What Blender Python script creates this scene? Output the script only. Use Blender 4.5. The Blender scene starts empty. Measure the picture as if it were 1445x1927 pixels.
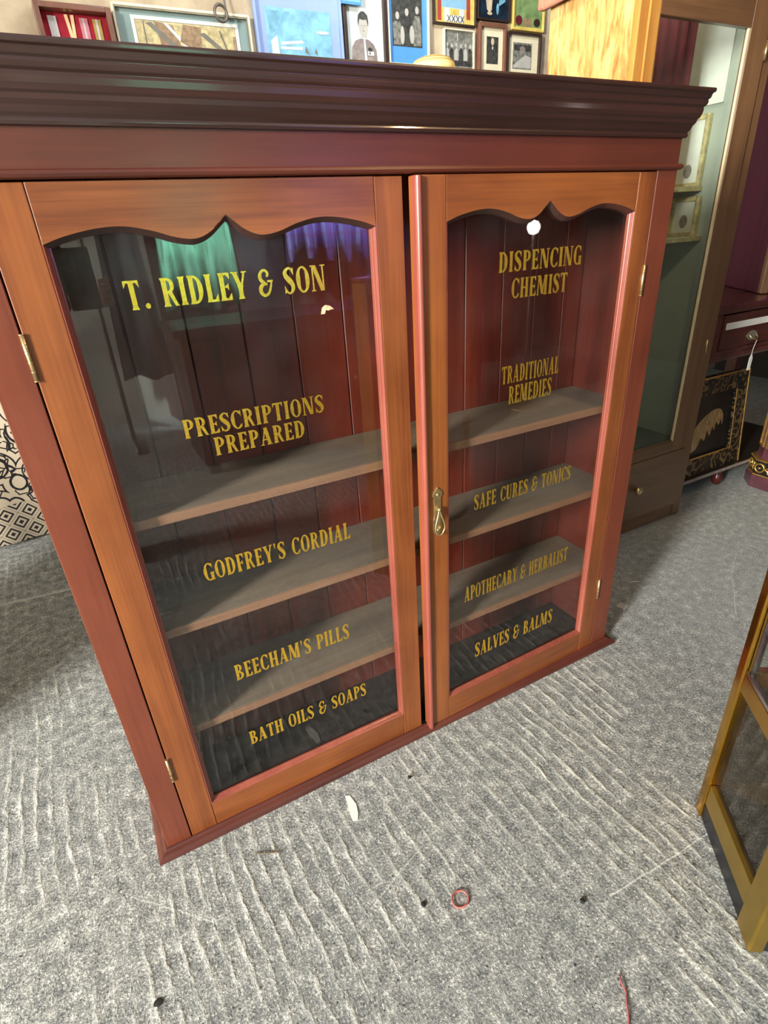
import bpy, bmesh, math, random
from math import sin, cos, pi, radians as R, sqrt
from mathutils import Vector as V, Matrix

SC = bpy.context.scene
COL = SC.collection
random.seed(7)

# ------------------------------------------------------------------ camera
FPX = 1035.93                       # focal length in pixels of a 1445 x 1927 frame
yaw, pitch, roll = 0.46165, 0.46695, -0.06372
CAM = V((0.0, -0.9, 1.172))
fw = V((sin(yaw) * cos(pitch), cos(yaw) * cos(pitch), -sin(pitch)))
rt = V((cos(yaw), -sin(yaw), 0.0))
up = rt.cross(fw)
r2 = rt * cos(roll) + up * sin(roll)
u2 = -rt * sin(roll) + up * cos(roll)
cd = bpy.data.cameras.new('camera')
cam = bpy.data.objects.new('camera', cd)
COL.objects.link(cam)
cam.matrix_world = Matrix(((r2.x, u2.x, -fw.x, CAM.x), (r2.y, u2.y, -fw.y, CAM.y), (r2.z, u2.z, -fw.z, CAM.z), (0, 0, 0, 1)))
cd.sensor_fit = 'VERTICAL'
cd.sensor_height = 36.0
cd.lens = FPX / 1927.0 * 36.0
cd.clip_start = 0.004
cd.clip_end = 50
SC.camera = cam

# ------------------------------------------------------------------ view, world, lights
vs = SC.view_settings
vs.view_transform = 'Standard'
vs.look = 'None'
vs.gamma = 1.0
vs.use_curve_mapping = False
vs.exposure = 0.0

W = bpy.data.worlds.new('world')
SC.world = W
W.use_nodes = True
W.node_tree.nodes['Background'].inputs['Color'].default_value = (0.75, 0.87, 1.0, 1)
W.node_tree.nodes['Background'].inputs['Strength'].default_value = 1.0


def area(name, loc, target, sx, sy, power, color, spread=180):
    l = bpy.data.lights.new(name, 'AREA')
    l.shape = 'RECTANGLE'
    l.size, l.size_y = sx, sy
    l.energy = power
    l.color = color
    l.spread = R(spread)
    o = bpy.data.objects.new(name, l)
    COL.objects.link(o)
    o.location = loc
    o.rotation_euler = (V(target) - V(loc)).to_track_quat('-Z', 'Y').to_euler()
    return o


def spot(name, loc, target, power, color, angle, blend=.6, radius=.05):
    l = bpy.data.lights.new(name, 'SPOT')
    l.energy = power
    l.color = color
    l.spot_size = R(angle)
    l.spot_blend = blend
    l.shadow_soft_size = radius
    o = bpy.data.objects.new(name, l)
    COL.objects.link(o)
    o.location = loc
    o.rotation_euler = (V(target) - V(loc)).to_track_quat('-Z', 'Y').to_euler()
    return o


def bulb(name, loc, power, color, radius=.04):
    l = bpy.data.lights.new(name, 'POINT')
    l.energy = power
    l.color = color
    l.shadow_soft_size = radius
    o = bpy.data.objects.new(name, l)
    COL.objects.link(o)
    o.location = loc
    return o


# daylight through the tall shed door on the left
area('door_daylight', (-4.45, -2.15, 2.1), (0.3, -0.05, 0.5), 0.62, 1.5, 900, (1.0, 0.965, 0.90))
# strip lights under the shed roof
area('ceiling_strip_light', (0.5, -1.35, 2.75), (0.45, -0.5, 0), 1.6, 1.2, 5.5, (0.66, 0.84, 1.0))
area('back_strip_light', (1.3, 0.75, 2.85), (1.25, 1.9, 1.9), 1.6, 0.3, 16, (0.86, 0.93, 1.0), 140)
# added fill spot, brightens the wall behind the camera for the glass reflections
spot('front_wall_fill_spot', (-0.15, -2.7, 2.8), (-0.05, -3.6, 1.15), 330, (1.0, 0.98, 0.92), 52, 0.7)

# ------------------------------------------------------------------ materials
MATS = {}


def s2l(c):
    return tuple(((x / 255) / 12.92 if x / 255 <= .04045 else ((x / 255 + .055) / 1.055) ** 2.4) for x in c)


class NT:
    def __init__(s, name):
        s.m = bpy.data.materials.new(name)
        s.m.use_nodes = True
        s.t = s.m.node_tree
        s.n = s.t.nodes
        s.b = s.n['Principled BSDF']
        s.out = s.n['Material Output']
        MATS[name] = s.m

    def add(s, typ, **kw):
        n = s.n.new(typ)
        for k, v in kw.items():
            setattr(n, k, v)
        return n

    def link(s, a, b):
        s.t.links.new(a, b)

    def val(s, node, **kw):
        for k, v in kw.items():
            node.inputs[k.replace('_', ' ')].default_value = v
        return node

    def coords(s, scale=(1, 1, 1), rot=(0, 0, 0), kind='Object', loc=(0, 0, 0)):
        tc = s.add('ShaderNodeTexCoord')
        mp = s.add('ShaderNodeMapping')
        mp.inputs['Scale'].default_value = scale
        mp.inputs['Rotation'].default_value = rot
        mp.inputs['Location'].default_value = loc
        s.link(tc.outputs[kind], mp.inputs['Vector'])
        return mp.outputs['Vector']

    def noise(s, vec, scale, detail=4, rough=.55, dist=0):
        n = s.add('ShaderNodeTexNoise')
        n.inputs['Scale'].default_value = scale
        n.inputs['Detail'].default_value = detail
        n.inputs['Roughness'].default_value = rough
        n.inputs['Distortion'].default_value = dist
        if vec is not None:
            s.link(vec, n.inputs['Vector'])
        return n.outputs['Fac']

    def ramp(s, fac, stops):
        r = s.add('ShaderNodeValToRGB')
        el = r.color_ramp.elements
        while len(el) > len(stops):
            el.remove(el[-1])
        while len(el) < len(stops):
            el.new(1.0)
        for e, (p, c) in zip(el, stops):
            e.position = p
            e.color = (*c, 1) if len(c) == 3 else c
        s.link(fac, r.inputs['Fac'])
        return r.outputs['Color']

    def math(s, op, a, b=None, c=None, clamp=False):
        n = s.add('ShaderNodeMath', operation=op)
        n.use_clamp = clamp
        for i, x in enumerate((a, b, c)):
            if x is None:
                continue
            if isinstance(x, (int, float)):
                n.inputs[i].default_value = x
            else:
                s.link(x, n.inputs[i])
        return n.outputs[0]

    def mix(s, fac, a, b, blend='MIX'):
        n = s.add('ShaderNodeMix', data_type='RGBA', blend_type=blend)
        for i, x in ((0, fac), (6, a), (7, b)):
            if isinstance(x, (int, float)):
                n.inputs[i].default_value = x
            elif isinstance(x, tuple):
                n.inputs[i].default_value = (*x, 1) if len(x) == 3 else x
            else:
                s.link(x, n.inputs[i])
        return n.outputs[2]

    def bump(s, h, strength, dist=.01):
        n = s.add('ShaderNodeBump')
        n.inputs['Strength'].default_value = strength
        n.inputs['Distance'].default_value = dist
        s.link(h, n.inputs['Height'])
        s.link(n.outputs['Normal'], s.b.inputs['Normal'])

    def set(s, **kw):
        for k, v in kw.items():
            s.b.inputs[k.replace('_', ' ')].default_value = v


def wood(name, dark, light, axis='z', rough=.35, coat=.25, scale=1.0, streak=1.0):
    t = NT(name)
    st = {'x': (.55, 6, 6), 'y': (6, .55, 6), 'z': (6, 6, .55)}[axis]
    vec = t.coords(tuple(a * scale for a in st))
    big = t.noise(vec, 2.2, 3, .5, .8)
    fine = t.noise(t.coords(tuple((a * 7 if a > 1 else a * 2.0) * scale for a in st)), 4, 5, .6, .2)
    blot = t.noise(t.coords((1, 1, 1)), 5, 3)
    f = t.math('ADD', t.math('MULTIPLY', big, .6), t.math('MULTIPLY', fine, .4 * streak))
    f = t.math('ADD', f, t.math('MULTIPLY', t.math('SUBTRACT', blot, .5), .35))
    c = t.ramp(f, [(.30, s2l(dark)), (.70, s2l(light))])
    t.link(c, t.b.inputs['Base Color'])
    rr = t.math('ADD', t.math('MULTIPLY', blot, .25), rough - .12)
    t.link(rr, t.b.inputs['Roughness'])
    t.set(Coat_Weight=coat, Coat_Roughness=.18 if coat < .5 else .11)
    t.bump(fine, .06, .002)
    return t.m


def plain(name, col, rough=.5, metal=0.0, var=.12, nscale=30, bump=.0, coat=0.0):
    t = NT(name)
    c = s2l(col)
    n = t.noise(t.coords(), nscale, 4)
    lo = tuple(x * (1 - var) for x in c)
    hi = tuple(min(1, x * (1 + var)) for x in c)
    t.link(t.ramp(n, [(.3, lo), (.7, hi)]), t.b.inputs['Base Color'])
    t.set(Roughness=rough, Metallic=metal, Coat_Weight=coat)
    if bump:
        t.bump(n, bump, .004)
    return t.m


MAH_L, MAH_D = (150, 86, 40), (98, 48, 22)
for ax in 'xz':
    wood('mahogany_' + ax, MAH_D, MAH_L, ax, .40, .15)
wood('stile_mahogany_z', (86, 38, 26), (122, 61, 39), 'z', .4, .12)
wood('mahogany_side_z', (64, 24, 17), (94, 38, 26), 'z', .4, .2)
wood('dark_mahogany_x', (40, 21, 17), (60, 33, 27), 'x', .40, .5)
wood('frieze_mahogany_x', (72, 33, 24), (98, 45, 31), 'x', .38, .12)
wood('red_mahogany_z', (112, 52, 42), (150, 80, 64), 'z', .3, .4)
wood('plinth_mahogany_x', (62, 27, 22), (98, 48, 37), 'x', .45, .15)
wood('back_board_z', (74, 23, 14), (120, 44, 25), 'z', .42, .1)
wood('shelf_board_x', (100, 88, 74), (132, 118, 100), 'x', .6, .0)
wood('shelf_edge_x', (116, 82, 60), (146, 106, 78), 'x', .55, .0)
wood('golden_oak_z', (168, 112, 48), (206, 150, 74), 'z', .38, .25, 1.4)
wood('brown_oak_z', (96, 66, 42), (132, 96, 64), 'z', .42, .2)
wood('brown_oak_x', (92, 64, 42), (126, 92, 62), 'x', .42, .2)
wood('desk_mahogany_x', (58, 22, 20), (98, 44, 36), 'x', .28, .4)
wood('desk_mahogany_z', (58, 18, 18), (104, 38, 32), 'z', .28, .4)
wood('purple_mahogany_z', (74, 22, 52), (104, 40, 80), 'z', .45, .0).node_tree.nodes['Principled BSDF'].inputs['Specular IOR Level'].default_value = .12
wood('black_oak_x', (18, 14, 12), (40, 30, 24), 'x', .5, .1)
plain('brass', (206, 156, 62), .20, 1.0, .15, 18)
plain('old_brass', (206, 184, 136), .34, .9, .2, 60)
plain('dull_brass_sheet', (158, 130, 58), .38, .85, .12, 12)
plain('chrome', (190, 195, 200), .15, 1.0, .05)
plain('black_lacquer', (22, 22, 24), .35, 0, .1)
plain('dark_void', (10, 8, 8), .8)
plain('white_card', (226, 224, 216), .7, 0, .05)
plain('cream_card', (224, 214, 180), .7, 0, .05)
plain('lit_bead_cream', (214, 198, 160), .6, 0, .06)
plain('pale_green_board', (170, 176, 164), .6, 0, .08, 6)
plain('sage_board', (84, 92, 80), .6, 0, .2, 5)
plain('grey_green_mat', (128, 150, 146), .6, 0, .08, 12)
plain('pale_blue_mat', (150, 172, 220), .5, 0, .06, 8)
plain('sky_blue_print', (130, 186, 212), .5, 0, .28, 24)
plain('deep_sky_print', (112, 166, 190), .5, 0, .3, 40)
plain('bright_blue_mat', (84, 150, 216), .5, 0, .08, 10)
plain('photo_grey', (124, 124, 114), .5, 0, .6, 60)
plain('photo_dark', (62, 62, 58), .5, 0, .7, 60)
plain('photo_light', (184, 180, 170), .5, 0, .1, 16)
plain('photo_pale', (206, 212, 208), .5, 0, .10, 26)
plain('photo_mid', (142, 130, 124), .5, 0, .3, 50)
plain('crimson_velvet', (150, 12, 36), .85, 0, .2, 20)
plain('medal_cream', (232, 198, 150), .5, 0, .1)
plain('medal_rose', (196, 120, 130), .6, 0, .15)
plain('medal_silver', (206, 196, 196), .35, .6, .1)
plain('medal_olive', (160, 140, 70), .5, 0, .15)
plain('print_ochre', (196, 180, 132), .6, 0, .35, 50)
plain('print_brown', (150, 122, 92), .6, 0, .35, 60)
plain('print_grey', (116, 112, 100), .6, 0, .2, 18)
plain('poster_yellow', (214, 188, 96), .5, 0, .22, 30)
plain('poster_red', (164, 66, 52), .5, 0, .15)
plain('poster_blue', (136, 180, 206), .5, 0, .1)
plain('night_print', (20, 34, 48), .4, 0, .7, 24)
plain('face_print', (196, 180, 150), .5, 0, .15)
plain('leaf_green_print', (120, 146, 92), .5, 0, .4, 24)
plain('plum_print', (96, 26, 36), .5, 0, .2)
plain('frame_brown', (120, 78, 60), .4, 0, .2, 20, 0, .2)
plain('frame_dark', (54, 38, 32), .4, 0, .2, 20, 0, .2)
plain('frame_cream', (226, 216, 190), .45, 0, .1, 30)
plain('frame_grey_gilt', (150, 142, 120), .5, .2, .2, 40)
plain('frame_pink_brown', (176, 122, 102), .4, 0, .15, 30)
plain('iron_grey', (120, 112, 104), .5, .7, .2, 40)
plain('rubber_red', (176, 92, 84), .6, 0, .1)
plain('string_red', (160, 84, 84), .8, 0, .2, 80)
plain('twig_brown', (96, 84, 62), .8, 0, .2, 80)
plain('debris_black', (26, 25, 24), .8, 0, .3)
plain('chalk_white', (220, 220, 212), .8, 0, .08, 60)
plain('paper_scrap', (206, 186, 150), .8, 0, .25, 120)
plain('cloth_green', (104, 166, 140), .9, 0, .35, 9)
plain('clothes_dark', (34, 28, 30), .9, 0, .2, 20)
plain('skin', (176, 118, 92), .55, 0, .06, 40)
plain('hair_dark', (40, 30, 24), .7, 0, .3, 90)
plain('phone_black', (14, 14, 16), .2, 0, .1)
plain('maroon_box', (104, 22, 48), .5, 0, .2)
plain('red_cloth', (112, 24, 30), .8, 0, .3, 9)
plain('gilt_ornament', (206, 166, 92), .34, .85, .25, 60)
plain('plum_veneer', (84, 48, 56), .3, 0, .25, 14, 0, .4)
plain('black_cloth', (24, 22, 24), .9, 0, .2)


def glass_mat(name, tint=(1, 1, 1), dust=.0, rough=.0):
    t = NT(name)
    g = t.add('ShaderNodeNewGeometry')
    d = t.add('ShaderNodeVectorMath', operation='DOT_PRODUCT')
    t.link(g.outputs['Normal'], d.inputs[0])
    t.link(g.outputs['Incoming'], d.inputs[1])
    c = t.math('ABSOLUTE', d.outputs['Value'])
    k = t.math('POWER', t.math('SUBTRACT', 1.0, c, clamp=True), 5.0)
    f = t.math('ADD', t.math('MULTIPLY', k, .955), .045)
    tr = t.add('ShaderNodeBsdfTransparent')
    tr.inputs['Color'].default_value = (*tint, 1)
    gl = t.add('ShaderNodeBsdfGlossy')
    gl.inputs['Roughness'].default_value = rough
    mx = t.add('ShaderNodeMixShader')
    t.link(f, mx.inputs[0])
    t.link(tr.outputs[0], mx.inputs[1])
    t.link(gl.outputs[0], mx.inputs[2])
    last = mx.outputs[0]
    if dust:
        df = t.add('ShaderNodeBsdfDiffuse')
        df.inputs['Color'].default_value = (.7, .72, .72, 1)
        n = t.noise(t.coords(), 7, 6, .65)
        a = t.math('MULTIPLY', t.math('SUBTRACT', n, .38, clamp=True), dust)
        m2 = t.add('ShaderNodeMixShader')
        t.link(a, m2.inputs[0])
        t.link(last, m2.inputs[1])
        t.link(df.outputs[0], m2.inputs[2])
        last = m2.outputs[0]
    t.link(last, t.out.inputs['Surface'])
    t.n.remove(t.b)
    return t.m


glass_mat('cabinet_glass', (.98, .985, .985), .022)
glass_mat('smoky_glass', (.74, .70, .62), .06)
glass_mat('case_glass', (.93, .97, .95), .05)
glass_mat('picture_glass', (1, 1, 1), .0)

# gilt lettering
t = NT('gold_leaf')
n = t.noise(t.coords(), 260, 4, .6)
t.link(t.ramp(n, [(.25, s2l((214, 158, 40))), (.7, s2l((255, 214, 84)))]), t.b.inputs['Base Color'])
t.set(Metallic=.84, Roughness=.27)
t.bump(n, .35, .0012)

# emissive lamp globe
t = NT('lamp_globe')
t.set(Base_Color=(1, 1, 1, 1), Emission_Color=(1, .97, .9, 1), Emission_Strength=16.0)
t.noise(t.coords(), 3)

# yellow varnished side board of the tall case
t = NT('blotched_yellow_board')
n1 = t.noise(t.coords((9, 9, 2.2)), 3, 5, .6, 1.2)
n2 = t.noise(t.coords((26, 26, 5)), 4, 4, .6, .5)
f = t.math('ADD', t.math('MULTIPLY', n1, .65), t.math('MULTIPLY', n2, .35))
t.link(t.ramp(f, [(.34, s2l((136, 92, 46))), (.46, s2l((190, 146, 82))), (.62, s2l((218, 184, 128)))]), t.b.inputs['Base Color'])
t.set(Roughness=.42, Coat_Weight=.2)

# concrete floor, brushed in ridges
t = NT('brushed_concrete')
tc = t.add('ShaderNodeTexCoord')
P = tc.outputs['Object']
warp = t.add('ShaderNodeTexNoise')
warp.inputs['Scale'].default_value = 2.6
warp.inputs['Detail'].default_value = 2
t.link(P, warp.inputs['Vector'])
wv = t.add('ShaderNodeVectorMath', operation='SCALE')
wv.inputs['Scale'].default_value = .06
t.link(warp.outputs['Color'], wv.inputs[0])
pv = t.add('ShaderNodeVectorMath', operation='ADD')
t.link(P, pv.inputs[0])
t.link(wv.outputs[0], pv.inputs[1])
mp = t.add('ShaderNodeMapping')
mp.inputs['Rotation'].default_value = (0, 0, R(-4))
t.link(pv.outputs[0], mp.inputs['Vector'])
wave = t.add('ShaderNodeTexWave', wave_type='BANDS', bands_direction='X', wave_profile='SIN')
wave.inputs['Scale'].default_value = 10.0
wave.inputs['Distortion'].default_value = 1.1
wave.inputs['Detail'].default_value = 4
wave.inputs['Detail Scale'].default_value = 5.0
t.link(mp.outputs[0], wave.inputs['Vector'])
st = t.add('ShaderNodeMapping')
st.inputs['Scale'].default_value = (46, 14, 1)
t.link(pv.outputs[0], st.inputs['Vector'])
brk = t.noise(st.outputs[0], 1.0, 4, .6)
grit = t.noise(P, 190, 4, .70)
grit2 = t.noise(P, 34, 5, .66)
fl = t.noise(P, 215, 3, .6)
mask = t.noise(P, 1.7, 2, .5)
mk = t.ramp(mask, [(.46, (0.06, 0.06, 0.06)), (.62, (1, 1, 1))])
ridge = t.math('MULTIPLY', t.math('POWER', wave.outputs['Fac'], 3.2), t.math('MULTIPLY', mk, t.ramp(brk, [(.36, (0, 0, 0)), (.66, (1, 1, 1))])))
sxx = t.add('ShaderNodeSeparateXYZ')
t.link(P, sxx.inputs[0])
far = t.math('SUBTRACT', 1.0, t.math('DIVIDE', t.math('SUBTRACT', sxx.outputs['X'], 1.25), .5), clamp=True)
ridge = t.math('MULTIPLY', ridge, far)
h = t.math('ADD', t.math('MULTIPLY', ridge, .9), t.math('ADD', t.math('ADD', t.math('MULTIPLY', grit, .8), t.math('MULTIPLY', fl, .35)), t.math('MULTIPLY', grit2, .35)))
big = t.noise(P, 1.1, 4, .55)
tone = t.math('ADD', t.math('MULTIPLY', grit2, .5), t.math('MULTIPLY', grit, .6))
base = t.ramp(tone, [(.40, s2l((72, 76, 79))), (.51, s2l((124, 127, 126))), (.60, s2l((158, 160, 156))), (.68, s2l((224, 226, 220)))])
base = t.mix(t.math('MULTIPLY', ridge, .62), base, s2l((226, 225, 212)))
base = t.mix(t.math('MULTIPLY', t.math('SUBTRACT', big, .45, clamp=True), 1.2), base, s2l((112, 116, 118)))
base = t.mix(t.ramp(fl, [(.57, (0, 0, 0)), (.66, (.75, .75, .75))]), base, s2l((224, 224, 214)))
spk = t.noise(P, 120, 2, .5)
base = t.mix(t.ramp(spk, [(.66, (0, 0, 0)), (.72, (1, 1, 1))]), base, s2l((66, 66, 66)))
# old scratches in the concrete, each a line segment with its own place
sx = t.add('ShaderNodeSeparateXYZ')
wp2 = t.add('ShaderNodeVectorMath', operation='SCALE')
wp2.inputs['Scale'].default_value = .012
nn = t.add('ShaderNodeTexNoise')
nn.inputs['Scale'].default_value = 14
t.link(P, nn.inputs['Vector'])
t.link(nn.outputs['Color'], wp2.inputs[0])
pw = t.add('ShaderNodeVectorMath', operation='ADD')
t.link(P, pw.inputs[0])
t.link(wp2.outputs[0], pw.inputs[1])
t.link(pw.outputs[0], sx.inputs[0])
for (x0, y0, x1, y1, wd, amt) in ((.90, -.546, .62, -.53, .0022, .8), (.355, -.262, .205, -.318, .0020, .55), (-.21, -.055, -.07, -.19, .002, .45), (2.0, .10, 1.85, .02, .003, .55), (1.85, .02, 1.64, -.13, .003, .6), (-.55, 1.323, -.2, 1.28, .012, .6)):
    dx, dy = x1 - x0, y1 - y0
    L = sqrt(dx * dx + dy * dy)
    ux, uy = dx / L, dy / L
    ax = t.math('SUBTRACT', sx.outputs['X'], x0 + .006)
    ay = t.math('SUBTRACT', sx.outputs['Y'], y0 + .006)
    along = t.math('ADD', t.math('MULTIPLY', ax, ux), t.math('MULTIPLY', ay, uy))
    across = t.math('ABSOLUTE', t.math('SUBTRACT', t.math('MULTIPLY', ax, uy), t.math('MULTIPLY', ay, ux)))
    inside = t.math('MULTIPLY', t.math('GREATER_THAN', along, 0.0), t.math('LESS_THAN', along, L))
    near = t.math('SUBTRACT', 1.0, t.math('DIVIDE', across, wd), clamp=True)
    base = t.mix(t.math('MULTIPLY', t.math('MULTIPLY', inside, near), amt), base, s2l((224, 226, 220)))
base = t.mix(t.math('MULTIPLY', t.math('SUBTRACT', 1.0, far), .4), base, s2l((168, 172, 170)))
t.link(base, t.b.inputs['Base Color'])
t.set(Roughness=.85)
t.b.inputs['Specular IOR Level'].default_value = .25
t.bump(h, .75, .007)

# plaster wall
t = NT('plaster_wall')
n1 = t.noise(t.coords(), 5, 6, .6)
t.link(t.ramp(n1, [(.3, s2l((158, 136, 112))), (.7, s2l((206, 190, 160)))]), t.b.inputs['Base Color'])
t.set(Roughness=.9)
t.bump(n1, .3, .01)
plain('shed_wall', (74, 66, 60), .9, 0, .25, 3)
plain('grey_plaster', (172, 170, 160), .9, 0, .3, 3)
plain('shed_roof', (92, 88, 82), .9, 0, .2, 3)

# black flowers and lozenges printed on cream cloth
t = NT('floral_cloth')
P = t.coords((1, 1, 1))
sp = t.add('ShaderNodeSeparateXYZ')
t.link(P, sp.inputs[0])
vo = t.add('ShaderNodeTexVoronoi', feature='F1')
vo.inputs['Scale'].default_value = 7.5
vo.inputs['Randomness'].default_value = .75
t.link(P, vo.inputs['Vector'])
rings = t.math('SINE', t.math('MULTIPLY', vo.outputs['Distance'], 34.0))
vo2 = t.add('ShaderNodeTexVoronoi', feature='DISTANCE_TO_EDGE')
vo2.inputs['Scale'].default_value = 26
t.link(P, vo2.inputs['Vector'])
leafs = t.math('LESS_THAN', vo2.outputs['Distance'], .07)
flower = t.math('MAXIMUM', t.math('GREATER_THAN', rings, .72), t.math('MULTIPLY', leafs, t.math('GREATER_THAN', t.noise(P, 8, 2), .5)))
u = t.math('MULTIPLY', t.math('ADD', sp.outputs['X'], sp.outputs['Z']), 11.0)
w_ = t.math('MULTIPLY', t.math('SUBTRACT', sp.outputs['X'], sp.outputs['Z']), 11.0)
fu = t.math('ABSOLUTE', t.math('SUBTRACT', t.math('FRACT', u), .5))
fv = t.math('ABSOLUTE', t.math('SUBTRACT', t.math('FRACT', w_), .5))
mx_ = t.math('MAXIMUM', fu, fv)
loz = t.math('GREATER_THAN', t.math('SINE', t.math('MULTIPLY', mx_, 26.0)), .15)
isb = t.math('LESS_THAN', sp.outputs['Z'], .20 - .02)
pat = t.math('ADD', t.math('MULTIPLY', isb, loz), t.math('MULTIPLY', t.math('SUBTRACT', 1.0, isb), flower), clamp=True)
t.link(t.mix(pat, s2l((206, 190, 166)), s2l((22, 20, 22))), t.b.inputs['Base Color'])
t.set(Roughness=.9)

# purple tartan cloth
t = NT('purple_tartan')
P = t.coords((1, 1, 1))
sp = t.add('ShaderNodeSeparateXYZ')
t.link(P, sp.inputs[0])
a = t.math('GREATER_THAN', t.math('SINE', t.math('MULTIPLY', sp.outputs['X'], 95.0)), .55)
b = t.math('GREATER_THAN', t.math('SINE', t.math('MULTIPLY', sp.outputs['Z'], 70.0)), .75)
c = t.mix(t.math('MULTIPLY', a, .7), s2l((92, 72, 150)), s2l((150, 160, 220)))
c = t.mix(t.math('MULTIPLY', b, .4), c, s2l((120, 40, 90)))
t.link(c, t.b.inputs['Base Color'])
t.set(Roughness=.9)

# woven straw
t = NT('woven_straw')
P = t.coords()
wv_ = t.add('ShaderNodeTexWave', wave_type='RINGS', rings_direction='Z')
wv_.inputs['Scale'].default_value = 60
t.link(P, wv_.inputs['Vector'])
ng = t.noise(P, 180, 3)
t.link(t.ramp(t.math('ADD', t.math('MULTIPLY', wv_.outputs['Fac'], .6), t.math('MULTIPLY', ng, .4)), [(.2, s2l((170, 140, 70))), (.7, s2l((238, 216, 150)))]), t.b.inputs['Base Color'])
t.set(Roughness=.7)
t.bump(wv_.outputs['Fac'], .5, .003)

# carved gilt frame moulding (black ground with dull gold scrolls)
t = NT('carved_gilt_frame')
P = t.coords()
vo = t.add('ShaderNodeTexVoronoi', feature='SMOOTH_F1')
vo.inputs['Scale'].default_value = 30
t.link(P, vo.inputs['Vector'])
sc = t.math('SINE', t.math('ADD', t.math('MULTIPLY', vo.outputs['Distance'], 18.0), t.math('MULTIPLY', t.noise(P, 22, 3), 9.0)))
m_ = t.math('GREATER_THAN', sc, .55)
t.link(t.mix(m_, s2l((26, 22, 18)), s2l((132, 112, 80))), t.b.inputs['Base Color'])
t.link(t.math('MULTIPLY', m_, .6), t.b.inputs['Metallic'])
t.set(Roughness=.45)
t.bump(sc, .5, .004)

# picture inside the carved frame: dark ground
plain('night_canvas', (18, 24, 26), .4, 0, .3, 10)
t = NT('plume_paint')
n1 = t.noise(t.coords((60, 60, 14)), 2, 3, .6, .6)
t.link(t.ramp(n1, [(.35, s2l((132, 104, 66))), (.65, s2l((186, 154, 106)))]), t.b.inputs['Base Color'])
t.set(Roughness=.6)


# ------------------------------------------------------------------ mesh helpers
ORG = {}


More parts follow.
